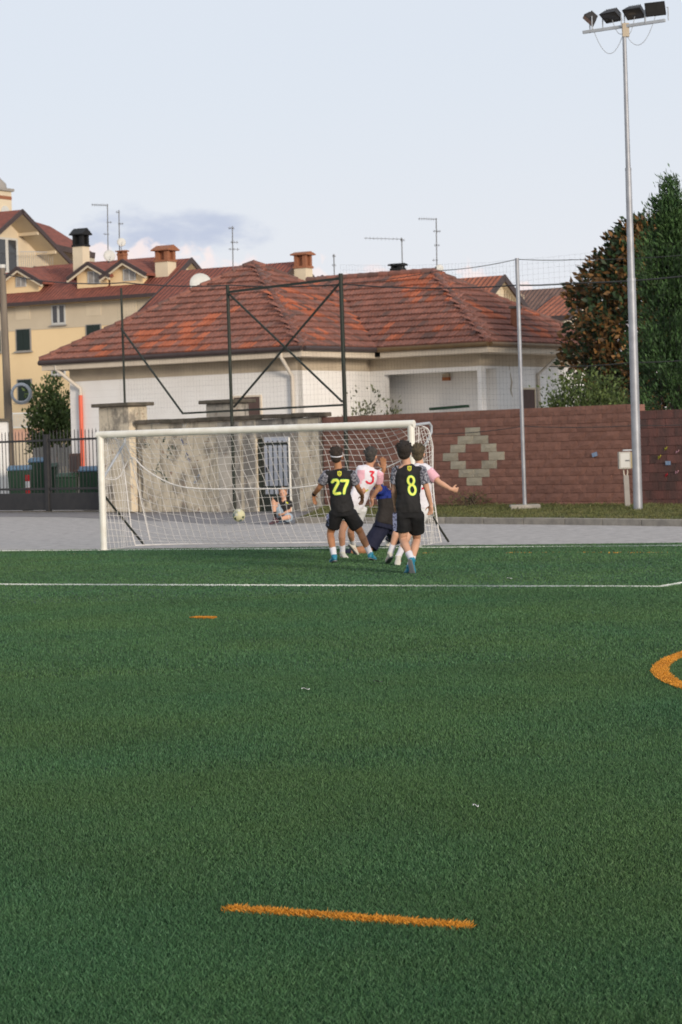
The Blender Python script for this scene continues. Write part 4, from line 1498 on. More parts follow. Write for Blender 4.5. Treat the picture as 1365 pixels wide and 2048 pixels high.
yellow_house()
chimney(163, 456, 527, .68, 137.0, 'tall cream chimney with a sooty black hood on the yellow house', mats=(m_wcream, m_soot), brick_frac=.5, dark=True)
chimney(332, 490, 548, .84, 134.6, 'cream chimney with open brick lantern near the gable of the yellow house')
chimney(245, 500, 516, .42, 140, 'small brick chimney between the satellite dishes', mats=(m_brick, m_brick))

# rear ridge of the same block
gable_house('roof_block', 'long low red roof ridge behind the yellow house dormers', P(318, 513, 141), 9, 4, 2.2, m_far1, m_wcream)


def tall_house():
    ap = V((-.1288 * 150, 150, 16.8))
    r = gable_house('gabled_house', 'tall house with a deep overhanging gable at the left edge', ap, 12, 5.6, 3.4, m_far1, m_wcream, over=.6, gover=1.6, verge=m_brown)
    g = ap - A3 * 1.6
    # glazed balcony door and railing on the gable wall
    def q(px, py): return PL(px, py, g, A3)
    a, b_ = q(-8, 545), q(33, 477)
    w_ = (b_ - a).dot(B3); c_ = a + B3 * w_ / 2; c_.z = (a.z + b_.z) / 2; h_ = b_.z - a.z
    mb = MB(); mb.box(c_ + A3 * .05, B3 * w_ / 2, A3 * .05, Z * h_ / 2); fr = mb.build('glazed_door', m_dish, r)
    for s_ in (-.55, .45):
        mb = MB(); mb.box(c_ + A3 * .105 + B3 * (w_ / 2 * s_), B3 * w_ * .18, A3 * .01, Z * h_ * .44); mb.build('pane', m_glass, fr)
    for i in range(16):
        p = q(20 + i * 4.2, 535)
        p2 = p + Z * .95 + A3 * .9; p = p + A3 * .9
        mb = MB(); mb.tube([p - Z * .2, p2], .014, 5); mb.build('railing_bar', m_greysteel, r)
    pa, pb = q(18, 535) + A3 * .9 + Z * .95, q(86, 535) + A3 * .9 + Z * .95
    mb = MB(); mb.bar(pa, pb, .04, .04); mb.build('railing', m_greysteel, r)
    # purlin beams under the overhang
    for f in (.3, .62):
        p = ap + (B3 * 5.6 - Z * 3.4) * f - Z * .34
        mb = MB(); mb.bar(p - A3 * 1.6, p - A3 * .1, .16, .2); mb.build('purlin', m_wcream, r)


tall_house()
# roof wedge right of the tall gable
hp = root('red_roof_house', (P(120, 500, 165).x, 165, 0), 'red hipped roof with dark eaves peeping out right of the tall gable', 'house')
p0, p1, p2, p3 = P(60, 440, 168), P(100, 452, 166), P(188, 506, 163), P(95, 486, 160)
mb = MB(); mb.prism([p0, p1, p2, p3], V((0, .4, -.35))); mb.build('roof', m_far1, hp)
mb = MB(); mb.bar(p3 - Z * .15, p2 - Z * .15, .25, .35); mb.build('gutter', m_brown, hp)
mb = MB(); b0 = P(100, 520, 164); b1 = P(172, 520, 164); mb.abox(b0.x, b1.x, 163.9, 170, 0, P(140, 500, 164).z); mb.build('wall', m_band, hp)

# bell tower
tw = root('bell_tower', (P(-6, 415, 270).x, 270, 0), 'distant pale bell tower with a grey dome at the left edge', 'tower')
c = P(-8, 415, 270)
z0, z1_ = P(-8, 383, 270).z, P(-8, 349, 270).z
mb = MB(); mb.box(V((c.x, 270, z0 / 2)), A3 * 1.25, B3 * 1.25, Z * z0 / 2); mb.build('shaft', m_wcream, tw)
mb = MB(); mb.box(V((c.x, 270, z0 + .15)), A3 * 1.5, B3 * 1.5, Z * .15); mb.build('cornice', m_grey, tw)
mb = MB(); mb.box(V((c.x, 270, z0 - .75)), A3 * 1.27, B3 * 1.27, Z * .2); mb.build('brick_band', m_brick, tw)
mb = MB(); mb.tube([V((c.x, 270, z0 + .3)), V((c.x, 270, z0 + .9)), V((c.x, 270, z1_ - .4)), V((c.x, 270, z1_ + .3))], [1.3, 1.2, .6, .1], 12); mb.build('dome', m_grey, tw)
k = V((c.x, 270, z0 - 2.4)) + A3 * 1.26
mb = MB(); mb.tube([k, k + A3 * .06], .75, 20); mb.build('clock_face', m_dish, tw)

# long red roof with right gable
H3 = gable_house('terrace_house', 'long red roofed house with a small white gable above the bungalow', P(600, 522, 112), 6.6, 4.2, 2.4, m_far1, m_wcream, gable=m_white, gover=.25)
chimney(607, 503, 540, .62, 111.5, 'brick chimney with open lantern on the white gable', mats=(m_wcream, m_brick), brick_frac=.85)
H4 = gable_house('row_house', 'low orange tiled roof along the skyline behind the bungalow ridge', P(872, 535, 96), 5.2, 3.4, 1.9, m_far2, m_grey)
chimney(797, 526, 552, .42, 95, 'stubby cream chimney with a dark cowl on the skyline roof', mats=(m_yellow, m_soot), brick_frac=.5, dark=True)
H5 = gable_house('gabled_house', 'small house with orange roof and pale gable right of the bungalow peak', P(1009, 550, 106), 2.6, 3.0, 1.75, m_far2, m_wcream, gable=m_wcream, gover=.35)
g = P(1009, 550, 106) - A3 * .3
for i in range(9):
    a = PL(1012 + i * 4.5, 572 + i * 2.2, g + A3 * .05, A3); b_ = PL(1012 + i * 4.5, 606, g + A3 * .05, A3)
    mb = MB(); mb.bar(a, b_, .05, .035, up=A3); mb.build('gable_stripe', m_tan, H5)
H6 = gable_house('brown_roof_house', 'house with a plain grey brown roof near the magnolia tree', P(1180, 571, 118), 4.2, 3.6, 2.0, m_far3, m_wcream)
H7 = gable_house('garage', 'low building with orange roof and dark eaves beside the magnolia', P(1185, 587, 93), 1.6, 2.4, .9, m_far2, m_cream)


# ------------------------------------------------------------------ aerials and dishes
def aerial(px, ytop, ybot, Y, label, arms, boom=None):
    t, b_ = P(px, ytop, Y), P(px + 1, ybot, Y)
    r = root('tv_aerial', b_, label, 'aerial', 'roof aerials')
    k = Y / FPX
    mb = MB(); mb.tube([b_ - Z * .5, t], .9 * k * 1.2, 6); mb.build('mast', m_alu, r)
    for (py, x0, x1, el) in arms:
        p = P(px, py, Y)
        a_, c_ = p + V((x0 * k, 0, x0 * -k * .06)), p + V((x1 * k, 0, x1 * -k * .06))
        mb = MB(); mb.tube([a_, c_], .55 * k, 5)
        n = el
        for i in range(n):
            q = a_.lerp(c_, (i + .5) / n)
            mb.tube([q - Z * (3.2 * k), q + Z * (3.2 * k)], .35 * k, 4)
            mb.tube([q - V((0, .3, 0)), q + V((0, .3, 0))], .35 * k, 4)
        mb.build('boom', m_alu, r)


aerial(215, 408, 516, 139, 'tall roof aerial with a long arm left of the clouds', [(410, -32, 2, 9), (444, -2, 9, 2), (468, -8, 4, 2)])
aerial(238, 420, 500, 141, 'thin aerial mast above the small round dish', [(424, -6, 2, 2), (447, -2, 9, 3)])
aerial(465, 452, 530, 112, 'slim aerial with short crossbars above the long red roof', [(456, -8, 4, 4), (484, -4, 12, 3), (498, -8, 14, 3)])
aerial(668, 508, 548, 100, 'tiny aerial mast just right of the brick chimney', [(512, -3, 4, 2), (530, -4, 5, 2)])
aerial(804, 475, 530, 95, 'aerial with a long arm pointing left above the stubby chimney', [(478, -75, 2, 10), (480, -3, 6, 3)])
aerial(873, 436, 540, 97, 'tall aerial mast with side arms above the bungalow peak', [(438, -36, 2, 8), (462, -6, 9, 4), (490, -4, 7, 3), (520, -8, 4, 2)])


def dish(px, py, rpx, Y, label):
    c = P(px, py, Y); R = rpx * Y / FPX
    r = root('satellite_dish', c - Z * R * 1.6, label, 'satellite dish', 'satellite dishes')
    ax = (V((.25, -1, .25))).normalized()
    x = ax.cross(Z).normalized(); y = x.cross(ax)
    mb = MB(); vs = [c - ax * R * .18]; fs = []
    n = 20
    for k_ in (0.5, 1.0):
        for j in range(n):
            a = 2 * math.pi * j / n
            vs.append(c + x * (R * k_ * math.cos(a)) + y * (R * k_ * math.sin(a)) - ax * R * .18 * (1 - k_ * k_))
    fs += [(0, 1 + j, 1 + (j + 1) % n) for j in range(n)]
    fs += [(1 + j, 1 + n + j, 1 + n + (j + 1) % n, 1 + (j + 1) % n) for j in range(n)]
    mb.add(vs, fs, 0, True)
    d = mb.build('reflector', m_dish, r)
    md = d.modifiers.new('thick', 'SOLIDIFY'); md.thickness = .03
    mb = MB(); mb.tube([c - ax * R * .2, c - ax * R * .35 - Z * R * .4, c - Z * R * 1.7 - ax * R * .35], R * .08, 6); mb.build('mount', m_alu, r)
    mb = MB(); mb.tube([c - y * R * .9, c + ax * R * .8 - y * R * .25], R * .03, 5); mb.build('feed_arm', m_alu, r)


dish(219, 511, 12, 138.5, 'round grey satellite dish on the roof left of the small brick chimney')
dish(243, 484, 9, 140.5, 'smaller satellite dish raised on the thin aerial mast')
dish(402, 568, 23, 108, 'large pale satellite dish at the left end of the red roof')
dish(880, 536, 8, 96, 'little cream satellite dish beside the bungalow peak')


# ------------------------------------------------------------------ yard behind the gate
def bin_(px, ytop, wpx, Y, label, lidcol, h):
    c = P(px, 980, Y); w = wpx * Y / FPX
    r = root('wheelie_bin', (c.x, Y, 0), label, 'bin', 'bins behind the gate')
    zt = h
    mb = MB()
    hw, hd = w / 2, .38
    lo = [V((c.x + sx * hw * .85, Y + sy * hd * .85, .1)) for sx, sy in ((-1, -1), (1, -1), (1, 1), (-1, 1))]
    hi = [V((c.x + sx * hw, Y + sy * hd, zt - .12)) for sx, sy in ((-1, -1), (1, -1), (1, 1), (-1, 1))]
    mb.add(lo + hi, [(3, 2, 1, 0), (4, 5, 6, 7), (0, 1, 5, 4), (1, 2, 6, 5), (2, 3, 7, 6), (3, 0, 4, 7)])
    mb.build('tub', m_bin, r, bevel=.03)
    mb = MB(); mb.prism([V((c.x - hw * 1.04, Y - hd * 1.05, zt - .118)), V((c.x - hw * 1.04, Y + hd * 1.05, zt - .118)), V((c.x - hw * 1.04, Y + hd, zt + .04)), V((c.x - hw * 1.04, Y - hd * .3, zt + .02)), V((c.x - hw * 1.04, Y - hd * 1.05, zt - .07))], V((hw * 2.08, 0, 0))); mb.build('lid', lidcol, r, bevel=.02)
    for s_ in (-1, 1):
        mb = MB(); mb.tube([V((c.x + s_ * hw * .8, Y + hd * .6, .1)), V((c.x + s_ * hw * .95, Y + hd * .6, .1))], .1, 10); mb.build('wheel', m_soot, r)


bin_(40, 925, 42, 74.5, 'large green bin with blue lid behind the left gate leaf', m_lid, 1.28)
bin_(78, 925, 34, 76.5, 'grey blue lidded bin standing behind the large green bin', m_lid, 1.5)
bin_(137, 950, 40, 73, 'low green container with a flat lid behind the right gate leaf', m_bin, 1.02)
bin_(182, 925, 42, 69.6, 'green bin with blue lid below the salmon downpipe', m_lid, 1.22)
bin_(103, 945, 26, 78.5, 'slim dark bin between the two green containers', m_bin, 1.3)

sp = root('striped_bollard', (P(55, 985, 71).x, 71, 0), 'short red and white striped bollard behind the gate', 'bollard')
c = P(56, 990, 71)
for i in range(5):
    mb = MB(); mb.tube([V((c.x, 71, .1 + i * .19)), V((c.x, 71, .1 + (i + 1) * .19 - .002))], .065, 10); mb.build('stripe', m_red if i % 2 == 0 else m_purewhite, sp)
mb = MB(); mb.abox(c.x - .15, c.x + .15, 70.85, 71.15, 0, .098); mb.build('foot', m_soot, sp)

mbx = root('letter_box', V((P(151, 930, 72).x, 72, 0)), 'dark red brown meter box on the white house wall', 'box')
c = PL(152, 925, bw(-W1, .55), -B2)
mb = MB(); mb.box(c, A2 * .19, B2 * .1, Z * .28); mb.build('case', m_door, mbx, bevel=.03)
mb = MB(); mb.box(c - B2 * .105, A2 * .13, B2 * .004, Z * .2); mb.build('door', m_brown, mbx)

# pink rendered low building with a white balcony railing
pk = root('annex', V((P(60, 900, 100).x, 100, 0)), 'low salmon rendered annex with a white slatted balcony behind the gate', 'building')
a, b_ = P(18, 862, 100), P(92, 862, 100)
mb = MB(); mb.abox(a.x, b_.x, 100, 104, 0, P(50, 858, 100).z); mb.build('wall', m_pink_wall, pk)
mb = MB(); mb.abox(P(25, 900, 99.9).x, P(72, 900, 99.9).x, 99.93, 100.05, 0, P(50, 882, 100).z); mb.build('garage_door', m_band, pk)
zr0, zr1 = P(55, 854, 100).z, P(55, 826, 100).z
for z in (zr0, zr1):
    mb = MB(); mb.abox(a.x, b_.x, 99.9, 99.96, z - .03, z + .03); mb.build('rail', m_dish, pk)
for i in range(26):
    x = a.x + (b_.x - a.x) * i / 25
    mb = MB(); mb.abox(x - .012, x + .012, 99.91, 99.95, zr0, zr1); mb.build('baluster', m_dish, pk)
fz = root('timber_fence', V((P(105, 960, 82).x, 82, 0)), 'grey vertical board fence behind the bins', 'fence')
for i in range(24):
    x = P(68, 950, 82).x + i * .1
    h = 1.9 + rng.uniform(-.08, .08)
    mb = MB(); mb.abox(x, x + .085, 82, 82.03, 0, h); mb.build('board', m_grey, fz)
mb = MB(); x = P(68, 950, 82).x; mb.abox(x, x + 2.4, 82.04, 82.08, 1.2, 1.3); mb.build('rail', m_grey, fz)


# ------------------------------------------------------------------ vegetation
class Leaves:
    """small bent two-triangle leaves, generated with numpy"""

    def __init__(self, seed):
        self.r = np.random.RandomState(seed)
        self.co, self.mi, self.val = [], [], []

    def add(self, centres, spread, per, size, aspect, p_second=None, axis=None, up=None, flat=.55):
        r = self.r
        C = np.repeat(np.asarray(centres, float), per, 0)
        n = len(C)
        p = C + r.normal(0, 1, (n, 3)) * (np.repeat(np.asarray(spread, float), per)[:, None] if np.ndim(spread) else spread)
        d = r.normal(0, 1, (n, 3)) + np.array([0, 0, .3])
        if axis is not None:
            o = p - np.repeat(np.asarray(axis, float), per, 0)
            o /= np.linalg.norm(o, axis=1)[:, None] + 1e-6
            d = d * .8 + o * 1.3
        if up is not None:
            d = d * (1 - flat) + np.repeat(np.asarray(up, float), per, 0) * flat * 2
        d /= np.linalg.norm(d, axis=1)[:, None] + 1e-6
        s_ = (size * r.uniform(.6, 1.3, n))[:, None]
        x = np.cross(d, r.normal(0, 1, (n, 3))); x /= np.linalg.norm(x, axis=1)[:, None] + 1e-6
        nn = np.cross(d, x)
        m_ = p + d * s_ * .5 + nn * s_ * .08
        w = s_ * aspect * .5
        self.co.append(np.stack([p, m_ + x * w, p + d * s_, m_ - x * w], 1))
        self.val.append(r.rand(n))
        if p_second is None: self.mi.append(np.zeros(n, int))
        else: self.mi.append((r.rand(n) < np.repeat(np.asarray(p_second, float), per)).astype(int))

    def build(self, name, mats, parent):
        o0 = np.array(org(parent))
        co = np.concatenate(self.co) - o0
        n = len(co)
        me = bpy.data.meshes.new(name)
        me.vertices.add(4 * n)
        me.vertices.foreach_set('co', co.astype(np.float32).ravel())
        idx = (np.arange(n)[:, None] * 4 + np.array([0, 1, 2, 0, 2, 3])[None]).ravel()
        me.loops.add(6 * n); me.loops.foreach_set('vertex_index', idx.astype(np.int32))
        me.polygons.add(2 * n); me.polygons.foreach_set('loop_start', np.arange(0, 6 * n, 3, dtype=np.int32))
        for m in mats: me.materials.append(m)
        me.polygons.foreach_set('material_index', np.repeat(np.concatenate(self.mi), 2).astype(np.int32))
        me.update()
        at = me.attributes.new('v', 'FLOAT', 'POINT')
        at.data.foreach_set('value', np.repeat(np.concatenate(self.val), 4).astype(np.float32))
        o = bpy.data.objects.new(name, me)
        col.objects.link(o); o.parent = parent
        return o


def magnolia():
    rs = random.Random(5)
    b = V((8.75, 67.5, 0))
    r = root('magnolia_tree', b, 'broad magnolia tree with rusty brown leaf undersides right of the bungalow', 'tree')
    mb = MB(); mb.tube([b, b + Z * 1.6 + V((.1, 0, 0)), b + Z * 4 + V((-.1, 0, 0)), b + Z * 7], [.2, .16, .11, .03], 10); mb.build('trunk', m_bark, r)
    prof = [(2.4, 1.2), (2.9, 1.9), (3.6, 2.2), (4.3, 2.25), (5.0, 2.1), (5.8, 1.8), (6.5, 1.4), (7.1, .95), (7.5, .35)]
    cl, ax, ps = [], [], []
    for i in range(1250):
        z = rs.uniform(2.4, 7.45)
        a = rs.uniform(0, 2 * math.pi)
        R = np.interp(z, [p[0] for p in prof], [p[1] for p in prof])
        R *= 1 + .34 * mnoise.noise(V((math.cos(a) * 2.2, math.sin(a) * 2.2, z * 1.1)))
        rr = R * math.sqrt(rs.uniform(.15, 1.0))
        c = b + V((math.cos(a) * rr, math.sin(a) * rr, z))
        cl.append(c); ax.append(b + Z * (z - .5))
        g = mnoise.noise(c * 1.3)
        ps.append(.50 + .40 * g)
    lv = Leaves(5)
    lv.add(cl, [rs.uniform(.09, .17) for _ in cl], 17, .21, .5, ps, axis=ax)
    # upright rosettes on the outline
    tips = [(c, a_) for c, a_ in zip(cl, ax) if (c - a_).length > 1.2][:260]
    lv.add([c + (c - a_).normalized() * .22 + Z * .1 for c, a_ in tips], .06, 10, .22, .5, [.6] * len(tips), axis=[a_ for c, a_ in tips])
    lv.build('crown', [m_leaf_mag, m_leaf_brown], r)
    for i in range(16):
        c = cl[i * 60]
        s_ = b + Z * rs.uniform(1.5, 4)
        mb = MB(); mb.tube([s_, s_.lerp(c, .5) + Z * .2, c], [.05, .035, .012], 6); mb.build('branch', m_bark, r)


magnolia()


def conifer():
    rs = random.Random(9)
    b = V((8.42, 60.5, 0))
    r = root('conifer_tree', b, 'tall dense green conifer at the right edge behind the dark wall', 'tree')
    mb = MB(); mb.tube([b, b + Z * 4, b + Z * 7.6], [.2, .13, .02], 10); mb.build('trunk', m_bark, r)
    prof = [(0.5, 1.4), (2.5, 1.3), (4.6, 1.05), (5.6, .80), (6.4, .52), (7.0, .30), (7.5, .20), (8.0, .05)]
    base_, up = [], []
    # main upswept limbs, each a plume of sprays
    for i in range(130):
        z = 7.3 * rs.random() ** .85
        R = np.interp(z, [p[0] for p in prof], [p[1] for p in prof])
        a = rs.uniform(0, 2 * math.pi)
        out = V((math.cos(a), math.sin(a), 0))
        L = R * rs.uniform(.6, 1.2) * (1 + .25 * mnoise.noise(V((a * 1.5, z * 1.4, 2))))
        for k in range(11):
            t = (k + rs.random()) / 11
            c = b + Z * (z + .55 * t * t) + out * L * t
            base_.append(c + V((rs.gauss(0, .10), rs.gauss(0, .10), rs.gauss(0, .08))))
            up.append((out * .8 + Z * 1.1).normalized())
    for i in range(500):
        z = rs.uniform(.8, 7.3); R = np.interp(z, [p[0] for p in prof], [p[1] for p in prof])
        a = rs.uniform(0, 2 * math.pi); q = R * math.sqrt(rs.random()) * .85
        base_.append(b + V((math.cos(a) * q, math.sin(a) * q, z))); up.append((V((math.cos(a), math.sin(a), 1.4))).normalized())
    for k in range(40):
        z = rs.uniform(6.7, 8.15)
        w_ = .05 + .16 * (8.2 - z) / 1.5
        base_.append(b + V((rs.gauss(0, w_), rs.gauss(0, w_), z))); up.append(V((rs.gauss(0, .3), 0, 1)).normalized())
    lv = Leaves(9)
    lv.add(base_, .10, 30, .13, .28, up=up, flat=.55)
    lv.build('crown', [m_leaf_con], r)


conifer()


def bush(name, label, c, rx, ry, h, n, size, m, seed, loose=False, cat='bush', asp=.5):
    rs = random.Random(seed)
    r = root(name, c, label, cat)
    cl = []
    for i in range(n):
        a = rs.uniform(0, 2 * math.pi); q = math.sqrt(rs.random())
        z = h * (rs.uniform(.15, 1) if loose else rs.uniform(.45, 1)) * (1 - (.35 if loose else .16) * q * q) * (1 + .12 * math.sin(a * 4))
        cl.append(V(c) + V((math.cos(a) * q * rx, math.sin(a) * q * ry, z)))
    lv = Leaves(seed)
    lv.add(cl, .09 if loose else .13, 12 if loose else 26, size, asp, axis=[V(c) + Z * h * .4] * len(cl))
    lv.build('foliage', [m], r)
    for i in range(0, len(cl), max(1, len(cl) // 9)):
        mb = MB(); mb.tube([V(c) + V((rs.uniform(-.2, .2), 0, 0)), (V(c) + cl[i]) / 2 + Z * .2, cl[i]], [.03, .02, .006], 5); mb.build('stem', m_bark, r)


hc = P(1172, 790, 58.6)
bush('hedge', 'rounded olive green hedge showing above the red block wall', V((hc.x, 58.6, 0)), .95, .6, 3.0, 460, .09, m_leaf_bush, 31)
bc = P(738, 800, 63)
bush('shrub', 'loose pale shrub rising above the red wall beside the steel frame', V((bc.x, 63, 0)), .95, .5, 3.15, 170, .11, m_leaf_grey, 32, loose=True)
tc_ = P(104, 850, 84)
bush('small_tree', 'small leafy green tree between the yellow house and the white house', V((tc_.x, 84, 0)), .75, .6, 3.9, 170, .16, m_leaf_bush, 33, loose=False, cat='tree')
tc_ = P(108, 800, 88)
bush('sapling', 'thin leafy sapling in front of the yellow house wall', V((tc_.x - .3, 88, 0)), .65, .5, 4.35, 46, .14, m_leaf_grey, 34, loose=True, cat='tree')
bush('weed_clump', 'clump of weeds on the verge at the foot of the red wall', V((wall_pt(960).x - .2, wall_pt(960).y - .35, .08)), .5, .14, .26, 40, .07, m_grassblade, 35, loose=True, cat='plant', asp=.2)

#PART3


# ------------------------------------------------------------------ goal
gpl, gpr = G(208, 1101), G(830.5, 1094)
GA = (gpr - gpl).normalized(); GB = V((-GA.y, GA.x, 0))     # along, and backwards
GW = (gpr - gpl).length
GH = 2.02


def gp(t, d, z): return gpl + GA * t + GB * d + Z * z


def goal():
    r = root('goal', gp(GW / 2, 0, 0), 'white football goal with grey rear arms standing on the goal line', 'goal')
    for t in (0, GW):
        mb = MB(); mb.tube([gp(t, 0, 0), gp(t, 0, GH - .06)], .058, 16); mb.build('post', m_goal, r)
        # curved arm back, brace and ground leg
        mb = MB(); mb.tube([gp(t, .05, GH - .08), gp(t, .72, GH - .05), gp(t, .80, GH - .10), gp(t, .80, GH - .2), gp(t, .05, 1.22)], .022, 8); mb.build('net_arm', m_greysteel, r)
        mb = MB(); mb.tube([gp(t, .04, .95), gp(t, .5, .62), gp(t, 1.35, .02)], .02, 8); mb.build('rear_leg', m_darkgreen, r)
        mb = MB(); mb.box(gp(t, 0, .006), GA * .09, GB * .09, Z * .006); mb.build('foot_plate', m_goal, r)
    mb = MB(); mb.tube([gp(-.058, 0, GH - .058), gp(GW + .058, 0, GH - .058)], .06, 16); mb.build('crossbar', m_goal, r)
    return r


goal()


def goal_net():
    r = root('goal_net', gp(GW / 2, .8, 0), 'white sagging rope net hung behind the football goal', 'net')
    nt, step = int(GW / .135), .125
    prof = [(0.0, 1.0), (.20, .90), (.42, .80), (.66, .64), (.86, .46), (1.02, .28), (1.20, .10), (1.34, .012)]
    px_ = np.array([p[0] for p in prof]); pz_ = np.array([p[1] for p in prof])

    def surf(u, w):
        # u 0..1 across, w 0..1 from the crossbar down to the ground behind
        i = w * (len(prof) - 1)
        d = np.interp(i, range(len(prof)), px_); z = np.interp(i, range(len(prof)), pz_)
        # the arms lift the net near the posts
        e = max(0, 1 - min(u, 1 - u) / .13)
        lift = e ** 1.5
        d2 = np.interp(i, range(len(prof)), [0, .3, .62, .78, .82, .86, .95, 1.05])
        z2_ = np.interp(i, range(len(prof)), [1.0, .985, .96, .82, .6, .37, .15, .012])
        d = d * (1 - lift) + d2 * lift; z = z * (1 - lift) + z2_ * lift
        env = math.sin(math.pi * min(1, w)) * (1 - .5 * lift)
        d += env * (.14 * mnoise.noise(V((u * 5.5, w * 2.2, 1.7))) + .05 * math.sin(u * 17))
        z += env * (.05 * mnoise.noise(V((u * 7, w * 3, 8.2))))
        t = u * GW + env * (.10 * mnoise.noise(V((u * 4, w * 3, 4.4))) - .10 * (.5 - u) * 1.2)
        # belly where the net slumps to the left of the middle
        z -= .10 * env * math.exp(-((u - .3) / .16) ** 2)
        return gp(t, d, max(.012, z * (GH - .06)))
    rows = 19
    mb = MB()
    rr = .0046
    sub = 2
    for i in range(nt + 1):
        mb.tube([surf(i / nt, j / (rows * sub)) for j in range(rows * sub + 1)], rr, 3, cap=False)
    for j in range(1, rows + 1):
        mb.tube([surf(i / (nt * sub), j / rows) for i in range(nt * sub + 1)], rr, 3, cap=False)
    mb.build('back_mesh', m_net, r)
    # side panels
    for u in (0.0, 1.0):
        mb = MB()
        n1, n2 = 15, 10

        def side(a, w):          # a 0 post .. 1 back edge, w from top to ground
            e = surf(u, .28 + .72 * w)
            t0 = gp(u * GW, 0, (GH - .1) * (1 - w) + .012 * w)
            p = t0.lerp(e, a)
            p += GA * (.05 * math.sin(a * 7 + w * 5)) * math.sin(math.pi * a)
            return p
        for k in range(n2 + 1):
            mb.tube([side(k / n2, j / 20) for j in range(21)], rr, 3, cap=False)
        for j in range(n1 + 2):
            mb.tube([side(k / 14, j / (n1 + 1)) for k in range(15)], rr, 3, cap=False)
        mb.build('side_mesh', m_net, r)
    # thick edge ropes
    mb = MB(); mb.tube([surf(i / 60, 1.0) + Z * .008 for i in range(61)], .013, 5); mb.build('ground_rope', m_net, r)
    for u in (0.0, 1.0):
        mb = MB(); mb.tube([surf(u, .2 + .8 * j / 24) for j in range(25)], .012, 5); mb.build('edge_rope', m_net, r)
    pts_px = [(212, 958), (238, 955), (262, 915), (290, 938), (330, 962), (368, 974), (430, 978), (500, 977), (570, 977), (620, 972), (690, 960), (745, 945), (800, 922), (858, 884)]
    mid = []
    for i, (x, y) in enumerate(pts_px):
        k = i / (len(pts_px) - 1)
        base_ = gp(GW * k, .86 if 0 < i < len(pts_px) - 1 else .3, 0)
        mid.append(P(x, y, base_.y))
    sm = []
    for i in range(len(mid) - 1):
        p0, p1, p2, p3 = mid[max(0, i - 1)], mid[i], mid[i + 1], mid[min(len(mid) - 1, i + 2)]
        for k in range(5):
            t = k / 5
            sm.append(.5 * ((2 * p1) + (p2 - p0) * t + (2 * p0 - 5 * p1 + 4 * p2 - p3) * t * t + (3 * p1 - p0 - 3 * p2 + p3) * t ** 3))
    sm.append(mid[-1])
    mb = MB(); mb.tube(sm, .011, 5); mb.build('slack_rope', m_net, r)
    a, b_ = P(262, 915, gp(.55, .8, 0).y), P(300, 1080, gp(.9, 1.3, 0).y)
    mb = MB(); mb.tube([P(248, 880, gp(.4, .6, 0).y), a, P(283, 1005, gp(.8, 1.1, 0).y), b_], .010, 5); mb.build('slack_rope', m_net, r)


goal_net()


# ------------------------------------------------------------------ ball
def ball():
    c = P(478, 1031, 40.7); R = .108
    r = root('football', c - Z * R, 'scuffed yellow grey football in mid air inside the goal', 'ball')
    mb = MB(); mb.ell(c, V((R, 0, 0)), V((0, R, 0)), Z * R, 28, 18); b = mb.build('shell', m_ball, r)
    bv = BVHTree.FromPolygons([V(p) for p in mb.v], [f for f in mb.f])
    # printed patches wrapped on the shell
    for (dx, dz, s_, m) in ((-.045, .06, .040, m_ballgrey), (.01, .085, .026, m_dish), (-.085, .01, .034, m_ballgrey), (-.03, .015, .020, m_dish), (.075, -.03, .022, m_bin), (-.06, -.05, .024, m_bin), (.03, -.085, .03, m_ballgrey)):
        n = V((dx, -math.sqrt(max(.0001, R * R - dx * dx - dz * dz)), dz)).normalized()
        x = n.cross(Z).normalized(); y = x.cross(n)
        pts = []
        vs = [c + n * (R + .0012)]
        for k in range(14):
            a = k * 2 * math.pi / 14
            q = s_ * (1 + .3 * math.sin(a * 3 + dx * 90))
            d = (n * R + x * q * math.cos(a) + y * q * math.sin(a)).normalized()
            vs.append(c + d * (R + .0012))
        mb = MB(); mb.add(vs, [(0, 1 + k, 1 + (k + 1) % 14) for k in range(14)]); o = mb.build('printed_patch', m, b)


ball()


# ------------------------------------------------------------------ people
m_sole = mat('boot_sole', (0.10, 0.12, 0.13), (0.2, 0.2, 0.2), rough=.6)
workbench = bpy.data.scenes.new('workbench')      # empty side scene: evaluating modifiers there is fast


